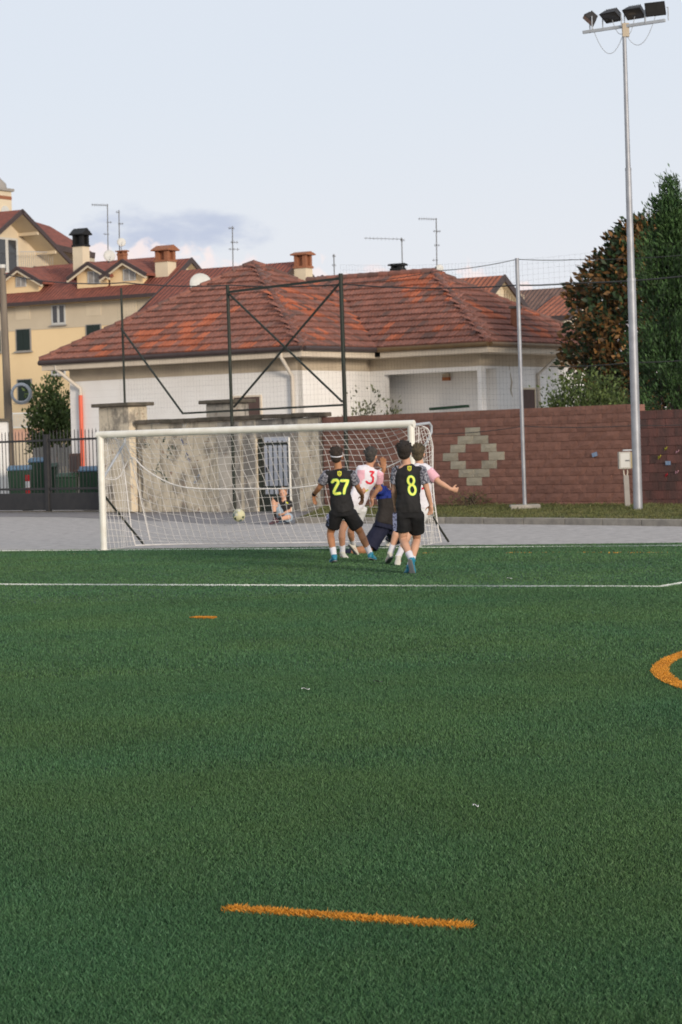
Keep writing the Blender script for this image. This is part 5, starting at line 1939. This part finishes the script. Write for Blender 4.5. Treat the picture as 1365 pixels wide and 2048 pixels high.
def remesh(mb, name, m, parent, voxel=.012, smooth=4, disp=0.0, dscale=9.0):
    me = bpy.data.meshes.new('tmp')
    me.from_pydata(mb.v, [], mb.f)
    ob = bpy.data.objects.new('tmp', me)
    workbench.collection.objects.link(ob)
    md = ob.modifiers.new('r', 'REMESH'); md.mode = 'VOXEL'; md.voxel_size = voxel
    if smooth:
        ms = ob.modifiers.new('s', 'SMOOTH'); ms.factor = .5; ms.iterations = smooth
    vl = workbench.view_layers[0]; vl.update()
    dg = vl.depsgraph
    ev = ob.evaluated_get(dg)
    out = bpy.data.meshes.new_from_object(ev)
    bpy.data.objects.remove(ob); bpy.data.meshes.remove(me)
    n = len(out.vertices)
    co = np.empty(n * 3, np.float32); out.vertices.foreach_get('co', co); co = co.reshape(-1, 3)
    if disp:
        nr = np.empty(n * 3, np.float32); out.vertices.foreach_get('normal', nr); nr = nr.reshape(-1, 3)
        k = np.array([mnoise.noise(V((p[0] * dscale * 1.2, p[1] * dscale, p[2] * dscale * .55))) * disp + mnoise.noise(V(p) * dscale * 2.3) * disp * .35 for p in co.tolist()], np.float32)
        co = co + nr * k[:, None]
    bv = BVHTree.FromPolygons(co.tolist(), [tuple(p.vertices) for p in out.polygons]) if name in ('shirt', 'shorts') else None
    o0 = org(parent)
    out.vertices.foreach_set('co', (co - np.array(o0, np.float32)).astype(np.float32).ravel())
    out.materials.clear(); out.materials.append(m)
    out.polygons.foreach_set('use_smooth', [True] * len(out.polygons))
    out.update()
    out.name = name
    o = bpy.data.objects.new(name, out)
    col.objects.link(o); o.parent = parent
    return o, bv


def loft(mb, rings, n=20):
    """rings: (centre, lateral vec, depth vec) ellipses"""
    vs, fs = [], []
    for c, x, y in rings:
        for j in range(n):
            a = 2 * math.pi * j / n
            ca, sa = math.cos(a), math.sin(a)
            ca = math.copysign(abs(ca) ** .85, ca); sa = math.copysign(abs(sa) ** .85, sa)
            vs.append(c + x * ca + y * sa)
    k = len(rings)
    for i in range(k - 1):
        for j in range(n):
            fs.append((i * n + j, i * n + (j + 1) % n, (i + 1) * n + (j + 1) % n, (i + 1) * n + j))
    fs.append(tuple(range(n))[::-1]); fs.append(tuple((k - 1) * n + j for j in range(n)))
    mb.add(vs, fs)


def hand(mb, wr, d, thumb, palm_n, curl=.5, S=1.0):
    """wr wrist, d finger direction, thumb side vector, palm_n direction the palm faces"""
    d = d.normalized(); thumb = (thumb - d * thumb.dot(d)).normalized()
    palm_n = d.cross(thumb) if palm_n is None else (palm_n - d * palm_n.dot(d) - thumb * palm_n.dot(thumb)).normalized()
    pl = .088 * S
    mb.ell(wr + d * pl * .52, thumb * .040 * S, palm_n * .017 * S, d * pl * .58, 10, 8)
    mb.tube([wr - d * .03, wr + d * .03], [(.026 * S), (.030 * S)], 8)
    ln = [.066, .078, .073, .056]
    for i in range(4):
        b = wr + d * pl * .93 + thumb * ((1.5 - i) * .0205 * S)
        spread = thumb * ((1.5 - i) * .06)
        d1 = (d + spread).normalized()
        L = ln[i] * S
        a1, a2 = curl * .9, curl * 2.0
        p1 = b + (d1 * math.cos(a1) + palm_n * math.sin(a1)) * L * .52
        p2 = p1 + (d1 * math.cos(a2) + palm_n * math.sin(a2)) * L * .55
        mb.tube([b - d * .02, b, p1, p2], [.0095 * S, .0098 * S, .0088 * S, .0070 * S], 7)
    tb = wr + d * pl * .30 + thumb * .034 * S
    t1 = tb + (d * .55 + thumb * .75 + palm_n * .3 * curl).normalized() * .038 * S
    t2 = t1 + (d * .9 + thumb * .25 + palm_n * .5 * curl).normalized() * .034 * S
    mb.tube([tb - thumb * .02, tb, t1, t2], [.013 * S, .013 * S, .0105 * S, .008 * S], 7)


def person(name, label, J, fwd, skin, shirt, shorts, hair, boots, sock=True, sleeve=None, S=1.0, hands=None, sleeve_f=.62,
           hair_style='short', shorts_f=.72, hem=.06, sockmat=None, side_strip=None, head_fwd=None, bootsR=None, long_leg=(), seated=False):
    """J: dict of world joints. names suffixed A (image left) and B (image right)"""
    for k in 'AB':
        td = J.pop('td' + k, None)
        if td is not None:
            J['toe' + k] = J['an' + k] + V(td).normalized() * .17
    r = root(name, V((J['pel'].x, J['pel'].y, 0)), label, 'person')
    fwd = V(fwd).normalized()
    hf = V(head_fwd).normalized() if head_fwd else fwd
    up = (J['neck'] - J['pel']).normalized()
    lat = (J['shB'] - J['shA']); lat = (lat - up * lat.dot(up)).normalized()
    dep = lat.cross(up).normalized()
    hl = (J['hipB'] - J['hipA']); hl = (hl - up * hl.dot(up)).normalized()
    mid = lambda a, b_, t: a.lerp(b_, t)
    # ---------------- body
    mb = MB()
    pel, nk = J['pel'], J['neck']
    shw = (J['shB'] - J['shA']).length / 2
    tor = [(0, .155, .105), (.12, .16, .11), (.35, .132, .095), (.6, .155, .105), (.8, .172, .105), (.92, .15, .085), (1.0, .065, .06)]
    loft(mb, [(pel + (nk - pel) * t, (hl.lerp(lat, t)).normalized() * (w * S), dep * (d_ * S)) for t, w, d_ in tor])
    hd = J['head']
    mb.tube([nk - up * .05, mid(nk, hd, .55), hd], [.066 * S, .054 * S, .055 * S], 12)
    hx = hf.cross(Z).normalized(); hu = hx.cross(hf).normalized()
    if hu.z < 0: hu = -hu
    HS = S * 1.09
    # skull, jaw, nose, ears
    mb.ell(hd + hu * .018 * HS - hf * .008, hx * .076 * HS, hf * .096 * HS, hu * .100 * HS, 16, 12)
    mb.ell(hd - hu * .052 * HS + hf * .026 * HS, hx * .056 * HS, hf * .064 * HS, hu * .062 * HS, 14, 10)
    mb.ell(hd - hu * .012 * HS + hf * .098 * HS, hx * .013 * HS, hf * .020 * HS, hu * .024 * HS, 8, 6)
    mb.ell(hd - hu * .098 * HS + hf * .062 * HS, hx * .02 * HS, hf * .018 * HS, hu * .016 * HS, 8, 6)
    for s_ in (-1, 1):
        mb.ell(hd + hx * (s_ * .078 * HS) - hu * .006 * HS - hf * .012, hx * .013 * HS, hf * .020 * HS, hu * .032 * HS, 8, 6)
        mb.ell(hd + hx * (s_ * .03 * HS) + hu * .022 * HS + hf * .084 * HS, hx * .026 * HS, hf * .010 * HS, hu * .008 * HS, 8, 6)
    for k in 'AB':
        sh, el, wr = J['sh' + k], J['el' + k], J['wr' + k]
        mb.tube([mid(nk, sh, .45) - up * .035, sh, mid(sh, el, .35), mid(sh, el, .8), el, mid(el, wr, .3), mid(el, wr, .75), wr],
                [.05 * S, .058 * S, .050 * S, .042 * S, .039 * S, .041 * S, .031 * S, .026 * S], 10)
        hip, kn, an = J['hip' + k], J['kn' + k], J['an' + k]
        calf = (kn - hip).cross(an - kn)
        back = -fwd * .018
        mb.tube([hip + up * .03, hip, mid(hip, kn, .35), mid(hip, kn, .8), kn, mid(kn, an, .28) + back, mid(kn, an, .6) + back * .4, mid(kn, an, .88), an],
                [.085 * S, .092 * S, .082 * S, .062 * S, .055 * S, .057 * S, .046 * S, .035 * S, .036 * S], 12)
        hs = (hands or {}).get(k, None)
        d = (wr - el).normalized()
        if hs is None:
            th = hx * (1 if k == 'A' else -1) * (-1 if False else 1)
            hand(mb, wr, d, fwd + Z * .1, lat * (1 if k == 'A' else -1), .5, S)
        else:
            hand(mb, wr, V(hs[0]) if hs[0] else d, V(hs[1]), V(hs[2]), hs[3], S)
    body, bvb = remesh(mb, 'body', skin, r, voxel=.0085, smooth=3)
    # ---------------- face details
    for s_ in (-1, 1):
        e = MB(); e.ell(hd + hx * (s_ * .030 * HS) + hu * .006 * HS + hf * .083 * HS, hx * .011 * HS, hf * .009, hu * .007 * HS, 8, 6); e.build('eye', m_eye, r)
    e = MB(); e.ell(hd - hu * .058 * HS + hf * .086 * HS, hx * .022 * HS, hf * .009, hu * .008 * HS, 8, 6); e.build('mouth', m_lip, r)
    # ---------------- hair
    mb = MB()
    rs = random.Random(sum(map(ord, label)))
    g = {'short': 1.0, 'bowl': 1.12, 'quiff': 1.04, 'crop': .97}[hair_style]
    mb.ell(hd + hu * .040 * HS - hf * .022 * HS, hx * .084 * HS * g, hf * .094 * HS * g, hu * .088 * HS * g, 16, 10)
    mb.ell(hd - hu * .018 * HS - hf * .050 * HS, hx * .073 * HS * (g if hair_style == 'bowl' else 1), hf * .054 * HS, hu * .072 * HS, 14, 8)
    if hair_style == 'bowl':
        mb.ell(hd + hu * .005 * HS - hf * .03 * HS, hx * .090 * HS, hf * .085 * HS, hu * .068 * HS, 14, 8)
    for i in range(170):
        a = rs.uniform(0, 2 * math.pi); z = rs.uniform(.1, 1)
        q = math.sqrt(1 - z * z)
        d = hx * math.cos(a) * q + hf * math.sin(a) * q * .9 + hu * z
        c = hd + hu * .045 * HS - hf * .02 * HS + d * .080 * HS * g
        tip = c + (d * .6 + hf * rs.uniform(-.3, .5) + hx * rs.uniform(-.5, .5)).normalized() * rs.uniform(.018, .045)
        mb.tube([c - d * .02, c, tip], [.010, .008, .003], 5)
    remesh(mb, 'hair', hair, r, voxel=.006, smooth=1)
    # ---------------- shirt
    mb = MB()
    hm = -hem
    tor = [(hm, .172, .125), (.1, .170, .125), (.35, .152, .115), (.6, .172, .122), (.8, .186, .120), (.90, .172, .105), (.97, .10, .080), (1.0, .074, .068)]
    loft(mb, [(pel + (nk - pel) * t, (hl.lerp(lat, max(0, t))).normalized() * (w * S), dep * (d_ * S)) for t, w, d_ in tor])
    for k in 'AB':
        sh, el = J['sh' + k], J['el' + k]
        mb.tube([mid(nk, sh, .5) - up * .04, sh + up * .0, mid(sh, el, .12)], [.06 * S, .073 * S, .07 * S], 12)
    so, bvs = remesh(mb, 'shirt', shirt, r, voxel=.010, smooth=5, disp=.016)
    for k in 'AB':
        sh, el = J['sh' + k], J['el' + k]
        mb = MB()
        mb.tube([mid(nk, sh, .72), sh, mid(sh, el, .3), mid(sh, el, sleeve_f)], [.058 * S, .079 * S, .076 * S, .072 * S], 14)
        remesh(mb, 'sleeve', sleeve or shirt, so, voxel=.009, smooth=3, disp=.006, dscale=14)
    # ---------------- shorts
    mb = MB()
    loft(mb, [(pel - up * .09, hl * .165 * S, dep * .118 * S), (pel, hl * .172 * S, dep * .12 * S), (pel + up * .10, hl * .155 * S, dep * .112 * S)])
    for k in 'AB':
        hip, kn = J['hip' + k], J['kn' + k]
        f = shorts_f
        mb.tube([hip + up * .04, hip, mid(hip, kn, .4), mid(hip, kn, f)], [.10 * S, .114 * S, .112 * S, .110 * S], 14)
    sh_o, bvsh = remesh(mb, 'shorts', shorts, r, voxel=.010, smooth=4, disp=.010)
    # ---------------- socks and boots
    for k in 'AB':
        kn, an, toe = J['kn' + k], J['an' + k], J['toe' + k]
        if sock:
            mb = MB(); mb.tube([mid(kn, an, .62), mid(kn, an, .66), mid(kn, an, .85), an], [.048 * S, .049 * S, .043 * S, .043 * S], 12)
            mb.build('sock', sockmat or m_sock, r)
        bm = boots if k == 'A' or bootsR is None else bootsR
        f = (toe - an); fl = V((f.x, f.y, f.z)).normalized()
        sd = fl.cross(Z).normalized(); bu = sd.cross(fl).normalized()
        if bu.z < 0: bu = -bu
        heel = an - fl * .055 * S - bu * .052
        mb = MB()
        L = .265 * S
        loft(mb, [(heel + bu * .02, sd * .012, bu * .012), (heel + fl * .012 + bu * .022, sd * .030 * S, bu * .034), (heel + fl * .06 + bu * .036, sd * .037 * S, bu * .05), (heel + fl * L * .5 + bu * .022, sd * .040 * S, bu * .036),
                  (heel + fl * L * .75 + bu * .012, sd * .047 * S, bu * .026), (heel + fl * L * .93 + bu * .008, sd * .036 * S, bu * .020), (heel + fl * L + bu * .006, sd * .012, bu * .01)], 14)
        mb.tube([an + bu * .03, an - bu * .01], [.044 * S, .046 * S], 12)
        bo, _ = remesh(mb, 'boot', bm, r, voxel=.007, smooth=3)
        if bm is not m_bootdark:
            mb = MB()
            loft(mb, [(heel + fl * (L * t) - bu * (.012 - .004 * t), sd * (w_ * S), bu * .009) for t, w_ in ((.02, .012), (.06, .030), (.3, .036), (.55, .036), (.78, .046), (.94, .034), (1.0, .010))], 10)
            mb.build('sole', m_sole, bo)
            mb = MB()
            for sg in (-1, 1):
                for q in (.42, .52):
                    c0 = heel + fl * L * q + sd * (sg * .039 * S) + bu * .012
                    mb.tube([c0, c0 + bu * .022 - sd * sg * .012 + fl * .012], .0055, 5)
            mb.build('stripe', m_rednum if bm is m_bootwhite else m_print, bo)
    return r, so, bvs, sh_o, bvsh, body


def decal(polys, bv, m, parent, name, off=.006):
    """lay polygons given as image points onto a garment"""
    mb = MB()
    C = V((0, 0, CAM_H))
    cache = {}

    def hit(x, y):
        d = ray(x, y).normalized()
        loc, nrm, idx, dist = bv.ray_cast(C, d)
        if loc is None: return None
        return loc - d * off
    for poly in polys:
        ps = [hit(*p) for p in poly]
        if any(p is None for p in ps):
            good = [p for p in ps if p is not None]
            if not good: continue
            yv = sum(g_.y for g_ in good) / len(good)
            ps = [p if p is not None else P(q[0], q[1], yv) for p, q in zip(ps, poly)]
        mb.add(ps, [tuple(range(len(ps)))])
    if mb.v: mb.build(name, m, parent)


def strokes(paths, w):
    """ribbon quads along polylines in image space with round ends"""
    out = []
    for path in paths:
        pts = []
        for (x0, y0), (x1, y1) in zip(path[:-1], path[1:]):
            n = max(1, int(math.hypot(x1 - x0, y1 - y0) / 2.0))
            for i in range(n): pts.append((x0 + (x1 - x0) * i / n, y0 + (y1 - y0) * i / n))
        pts.append(path[-1])
        lr = []
        for i in range(len(pts)):
            a, b_ = pts[max(0, i - 1)], pts[min(len(pts) - 1, i + 1)]
            dx, dy = b_[0] - a[0], b_[1] - a[1]
            l = math.hypot(dx, dy) or 1
            nx, ny = -dy / l * w / 2, dx / l * w / 2
            lr.append(((pts[i][0] + nx, pts[i][1] + ny), (pts[i][0] - nx, pts[i][1] - ny)))
        for i in range(len(lr) - 1):
            out.append([lr[i][0], lr[i][1], lr[i + 1][1], lr[i + 1][0]])
        for e in (pts[0], pts[-1]):
            out.append([(e[0] + w / 2 * .98 * math.cos(k * math.pi / 5), e[1] + w / 2 * .98 * math.sin(k * math.pi / 5)) for k in range(10)])
    return out


def ellipse_path(cx, cy, rx, ry, a0=0, a1=360, n=20, rot=0):
    res = []
    for i in range(n + 1):
        a = rad(a0 + (a1 - a0) * i / n)
        x, y = rx * math.cos(a), ry * math.sin(a)
        res.append((cx + x * math.cos(rot) - y * math.sin(rot), cy + x * math.sin(rot) + y * math.cos(rot)))
    return res


def crest(cx, cy, bv, parent):
    sh = [(cx - 4.0, cy - 5.5), (cx - 1.5, cy - 4.6), (cx, cy - 6.2), (cx + 1.5, cy - 4.6), (cx + 4.0, cy - 5.5), (cx + 4.2, cy + 1), (cx + 2.6, cy + 4.2), (cx, cy + 5.6), (cx - 2.6, cy + 4.2), (cx - 4.2, cy + 1)]
    decal([sh], bv, m_crest, parent, 'crest', .009)
    decal(strokes([ellipse_path(cx, cy - .8, 1.8, 2.0, n=10)], 1.0) + strokes([[(cx - 1.8, cy + 4), (cx + 1.8, cy + 4)]], .7), bv, m_crestdark, parent, 'crest_detail', .012)


def jd(Y, tdA=None, tdB=None, **k):
    """joints from image points; a third number offsets the depth in metres"""
    out = {}
    for n, v in k.items():
        out[n] = P(v[0], v[1], Y + (v[2] if len(v) > 2 else 0))
    if tdA: out['tdA'] = tdA
    if tdB: out['tdB'] = tdB
    return out


# --- number 27
J = jd(34.2, head=(673.5, 912.5), neck=(677.5, 938), shA=(654.5, 949), shB=(703, 949), elA=(639, 975, .10), wrA=(627.5, 990, .28),
       elB=(717, 976, .12), wrB=(725.5, 992, .30), pel=(685, 1020), hipA=(673, 1026), hipB=(698, 1026),
       knA=(661, 1068, .12), anA=(669, 1113.5, -.10), tdA=(-.25, 1, -.22), knB=(722, 1066, .15), anB=(741.5, 1108.5, .10), tdB=(.35, 1, -.22))
r27, so, bv, sho, bvsh, bd = person('person', 'player in black jersey number 27, white headband, arms spread, legs wide', J, (.12, 1, 0), m_skin2, m_jblack, m_sblack, m_hairbr, m_bootblue,
                                    sleeve=m_print, sleeve_f=.66, S=.97, hair_style='short', shorts_f=.68,
                                    hands={'A': ((.10, .35, -1), (.6, .8, 0), (1, -.2, 0), .25), 'B': ((-.1, .5, -1), (-.6, .8, 0), (-1, -.2, 0), .5)})
n27 = [[(665, 964), (668, 960.5), (674, 960), (677, 963), (676.5, 967), (671.5, 976), (668.5, 983), (668.5, 986), (671, 987.8), (680.5, 986.5)],
       [(683, 961.5), (696.5, 961), (694, 968), (690, 977), (688.5, 986.5)]]
decal(strokes(n27, 6.6), bv, m_limegreen, so, 'number_edge', .008)
decal(strokes(n27, 4.9), bv, m_lime, so, 'number', .011)
crest(679.5, 947.5, bv, so)
decal([[(653.5, 1028 + i * 4), (658.5, 1028 + i * 4), (658, 1032 + i * 4), (653.2, 1032 + i * 4)] for i in range(6)], bvsh, m_print_blue, sho, 'side_panel', .006)
# headband
hb = MB()
h_ = J['head']
hb.tube([h_ + V((math.cos(a) * .083, math.sin(a) * .102 - .018, .012 - .022 * (1 if math.sin(a) < 0 else 0) * abs(math.sin(a)))) for a in [i * math.pi / 12 for i in range(24)]], .0085, 6, closed=True)
hb.build('headband', m_sock, r27)
wb = MB(); wb.tube([J['elA'].lerp(J['wrA'], .72), J['elA'].lerp(J['wrA'], .92)], .033, 10); wb.build('wristband', m_sblack, r27)

# --- number 8
J = jd(31.0, head=(809, 904.5), neck=(815.5, 928.5), shA=(794.5, 941), shB=(843.5, 941), elA=(789.5, 981, .05), wrA=(791.5, 1010, .22),
       elB=(855, 980, .02), wrB=(862.5, 1010, .10), pel=(818.5, 1022), hipA=(805, 1030), hipB=(832, 1030),
       knA=(807, 1080, .05), anA=(824.5, 1121, -.22), tdA=(.15, .35, -1), knB=(834, 1080, .22), anB=(820, 1134, -.05), tdB=(-.45, .8, -.5))
r8, so, bv, sho, bvsh, bd = person('person', 'player in black jersey number 8 walking away with dark full hair', J, (.05, 1, 0), m_skin3, m_jblack, m_sblack, m_hairdk, m_bootblue,
                                   sleeve=m_print, sleeve_f=.66, S=.96, hair_style='bowl', shorts_f=.66, hem=.05,
                                   hands={'A': ((.2, .6, -1), (.7, .6, 0), (1, -.3, 0), .6), 'B': ((-.05, .1, -1), (-.8, .5, 0), (-.5, -.6, 0), .55)})
n8 = [ellipse_path(822.6, 961, 6.0, 8.2, 90, 450, 24, -.10), ellipse_path(825, 979.5, 6.6, 9.6, -90, 270, 26, -.12)]
decal(strokes(n8, 5.6), bv, m_limegreen, so, 'number_edge', .008)
decal(strokes(n8, 4.1), bv, m_lime, so, 'number', .011)
crest(819.5, 937, bv, so)
decal([[(786.5, 1026 + i * 4), (794.5, 1026 + i * 4), (794, 1030 + i * 4), (786, 1030 + i * 4)] for i in range(9)], bvsh, m_print_blue, sho, 'side_panel', .006)

# --- number 3
J = jd(35.7, head=(743, 913), neck=(740.5, 932), shA=(722.5, 947), shB=(758.5, 949), elA=(727.5, 982, -.08), wrA=(716, 1001, .02),
       elB=(757, 976, .10), wrB=(744.5, 996, .18), pel=(711, 1012), hipA=(701, 1016), hipB=(722, 1016, .1),
       knA=(685, 1062, -.1), anA=(685.5, 1106, -.05), tdA=(.4, -.9, -.25), knB=(702, 1062, .25), anB=(706, 1088, .55), tdB=(.4, .3, -.6))
r3, so, bv, sho, bvsh, bd = person('person', 'player in white and pink jersey number 3 leaning forward beside number 27', J, (.35, 1, 0), m_skin, m_jwhite, m_swhite, m_hairgr, m_bootwhite,
                                   sleeve=m_jpink, sleeve_f=.62, S=.95, hair_style='quiff', shorts_f=.62, hem=.02,
                                   hands={'A': ((.5, .1, -1), (.8, .5, 0), (1, 0, .3), .3), 'B': ((0, .1, -1), (-.5, .8, 0), (-1, 0, 0), .4)})
n3 = [[(741.5, 943), (748.5, 943.5), (743, 950.5), (747, 955), (746.5, 963), (742, 967), (736.5, 966), (733.5, 963)]]
decal(strokes(n3, 3.9), bv, m_rednum, so, 'number', .010)
decal([[(x0, y0), (x0 + 3, y0), (x0 + 3, y0 + 3.2), (x0, y0 + 3.2)] for x0 in (715, 718, 721, 724, 727) for y0 in np.arange(940 + (730 - x0) * .0, 975 - (x0 - 715) * 1.6, 3.0)] + [[(x0, y0), (x0 + 2.5, y0), (x0 + 2.5, y0 + 3.2), (x0, y0 + 3.2)] for x0 in (755, 757.5, 760) for y0 in range(944, 972, 3)], bv, m_jpink, so, 'pink_panel', .005)
decal([[(731, 981), (737, 978), (738, 981), (732, 984)]], bv, m_crest, so, 'yellow_badge', .008)

# --- pink and white player with outstretched arm
J = jd(33.2, head=(837, 908), neck=(840, 927), shA=(824, 945), shB=(859, 944, -.05), elA=(818, 985, .15), wrA=(824, 1008, .30),
       elB=(879.5, 965, -.12), wrB=(903, 978.5, -.16), pel=(842, 1012), hipA=(831, 1018), hipB=(850, 1018),
       knA=(797, 1056, .10), anA=(781, 1108, .05), tdA=(-.2, .8, -.35), knB=(820, 1062, -.05), anB=(797, 1114, -.12), tdB=(-.1, -.9, -.3))
rp, so, bv, sho, bvsh, bd = person('person', 'player in white and pink jersey with right arm stretched out, behind number 8', J, (.1, 1, 0), m_skin3, m_jwhite, m_swhite, m_hairbl, m_bootwhite,
                                   sleeve=m_jpink, sleeve_f=.70, S=.97, hair_style='quiff', shorts_f=.55,
                                   hands={'A': None, 'B': ((1, .1, -.25), (.2, .1, 1), (-.2, .9, 0), 1.15)} if False else {'B': ((1, .1, -.2), (.1, -.3, 1), (0, 1, 0), 1.1)})
decal([[(844, 975), (851, 974), (851, 978), (844, 979.5)]], bv, m_rednum, so, 'red_stripe', .008)

# --- goalkeeper kneeling
J = jd(36.9, head=(797, 968), neck=(785, 984, .05), shA=(763, 984, -.04), shB=(803, 990), elA=(755, 972, -.30), wrA=(768.5, 938, -.36),
       elB=(812, 1020, .1), wrB=(806, 1040, -.1), pel=(772, 1046, .0), hipA=(763, 1054), hipB=(785, 1054, .1),
       knA=(738, 1098, -.10), anA=(686, 1107, -.05), toeA=(664, 1108.5, -.02), knB=(793, 1076, .9), anB=(777, 1078, 1.9), toeB=(776, 1084, 1.72))
rk, so, bv, sho, bvsh, bd = person('person', 'goalkeeper in dark jersey with blue yoke kneeling with one hand raised', J, (.2, 1, 0), m_skin2, m_kblack, m_navy, m_hairdk, m_bootdark,
                                   sleeve=m_kblue, sleeve_f=.55, S=1.16, hair_style='short', shorts_f=.93, sockmat=m_navy, bootsR=m_bootwhite, hem=.05,
                                   hands={'A': ((-.05, 0, 1), (-.8, .2, 0), (0, -1, 0), .12)})
decal([[(744 + i * 3, y0), (747 + i * 3, y0), (747 + i * 3, y0 + 4), (744 + i * 3, y0 + 4)] for i in range(13) for y0 in (972, 976, 980, 984, 988, 992, 996 - i * .4)], bv, m_kblue, so, 'blue_yoke', .008)

# --- seated spectator
J = jd(52.4, head=(566.5, 987), neck=(569, 1001), shA=(560.5, 1005), shB=(578, 1005), elA=(553, 1009, -.12), wrA=(548, 1002, -.22),
       elB=(580.5, 1021, -.05), wrB=(566, 1028, -.28), pel=(569, 1036), hipA=(564, 1037), hipB=(575, 1037),
       knA=(547, 1003, -.28), anA=(550.5, 1037, -.34), toeA=(545, 1041, -.5), knB=(578, 1034, -.42), anB=(553, 1040, -.62), toeB=(541, 1043, -.70))
rs_, so, bv, sho, bvsh, bd = person('person', 'fair haired youth in black shirt sitting on the kerb end behind the goal', J, (-.15, -1, 0), m_skin3, m_jblack, m_denim, m_hairginger, m_bootdark,
                                    S=.92, hair_style='crop', sleeve_f=.6, shorts_f=.72, sock=True, sockmat=m_sblack, seated=True, hem=.02)
decal([[(573, 1003), (577, 1006), (576, 1008), (572, 1005)]], bv, m_crest, so, 'yellow_trim', .01)

# --- bits of litter on the turf
for (px, py, s_, lb, m) in ((1020, 1161, .03, 'white scrap of paper near the penalty line', m_purewhite), (612, 1386, .028, 'pale crumpled scrap lying on the mid turf', m_purewhite),
                            (757, 1371, .03, 'dark sliver of plastic lying on the turf', m_flood), (953, 1624, .013, 'small white curl of paper in the near grass', m_purewhite)):
    p = G(px, py)
    mb = MB(); vs = []
    k = 7
    for i in range(k):
        t = i / (k - 1) - .5
        vs += [p + V((t * s_ * 2, .008 * math.sin(i * 1.1), .028 + .006 * math.sin(i * .9))), p + V((t * s_ * 2, .018 + .008 * math.sin(i * 1.1), .027 + .005 * math.cos(i * .8)))]
    mb.add(vs, [(2 * i, 2 * i + 1, 2 * i + 3, 2 * i + 2) for i in range(k - 1)])
    o = mb.build('litter', m)
    md = o.modifiers.new('thick', 'SOLIDIFY'); md.thickness = .002
    tag(o, lb, 'litter')

bpy.data.scenes.remove(workbench)
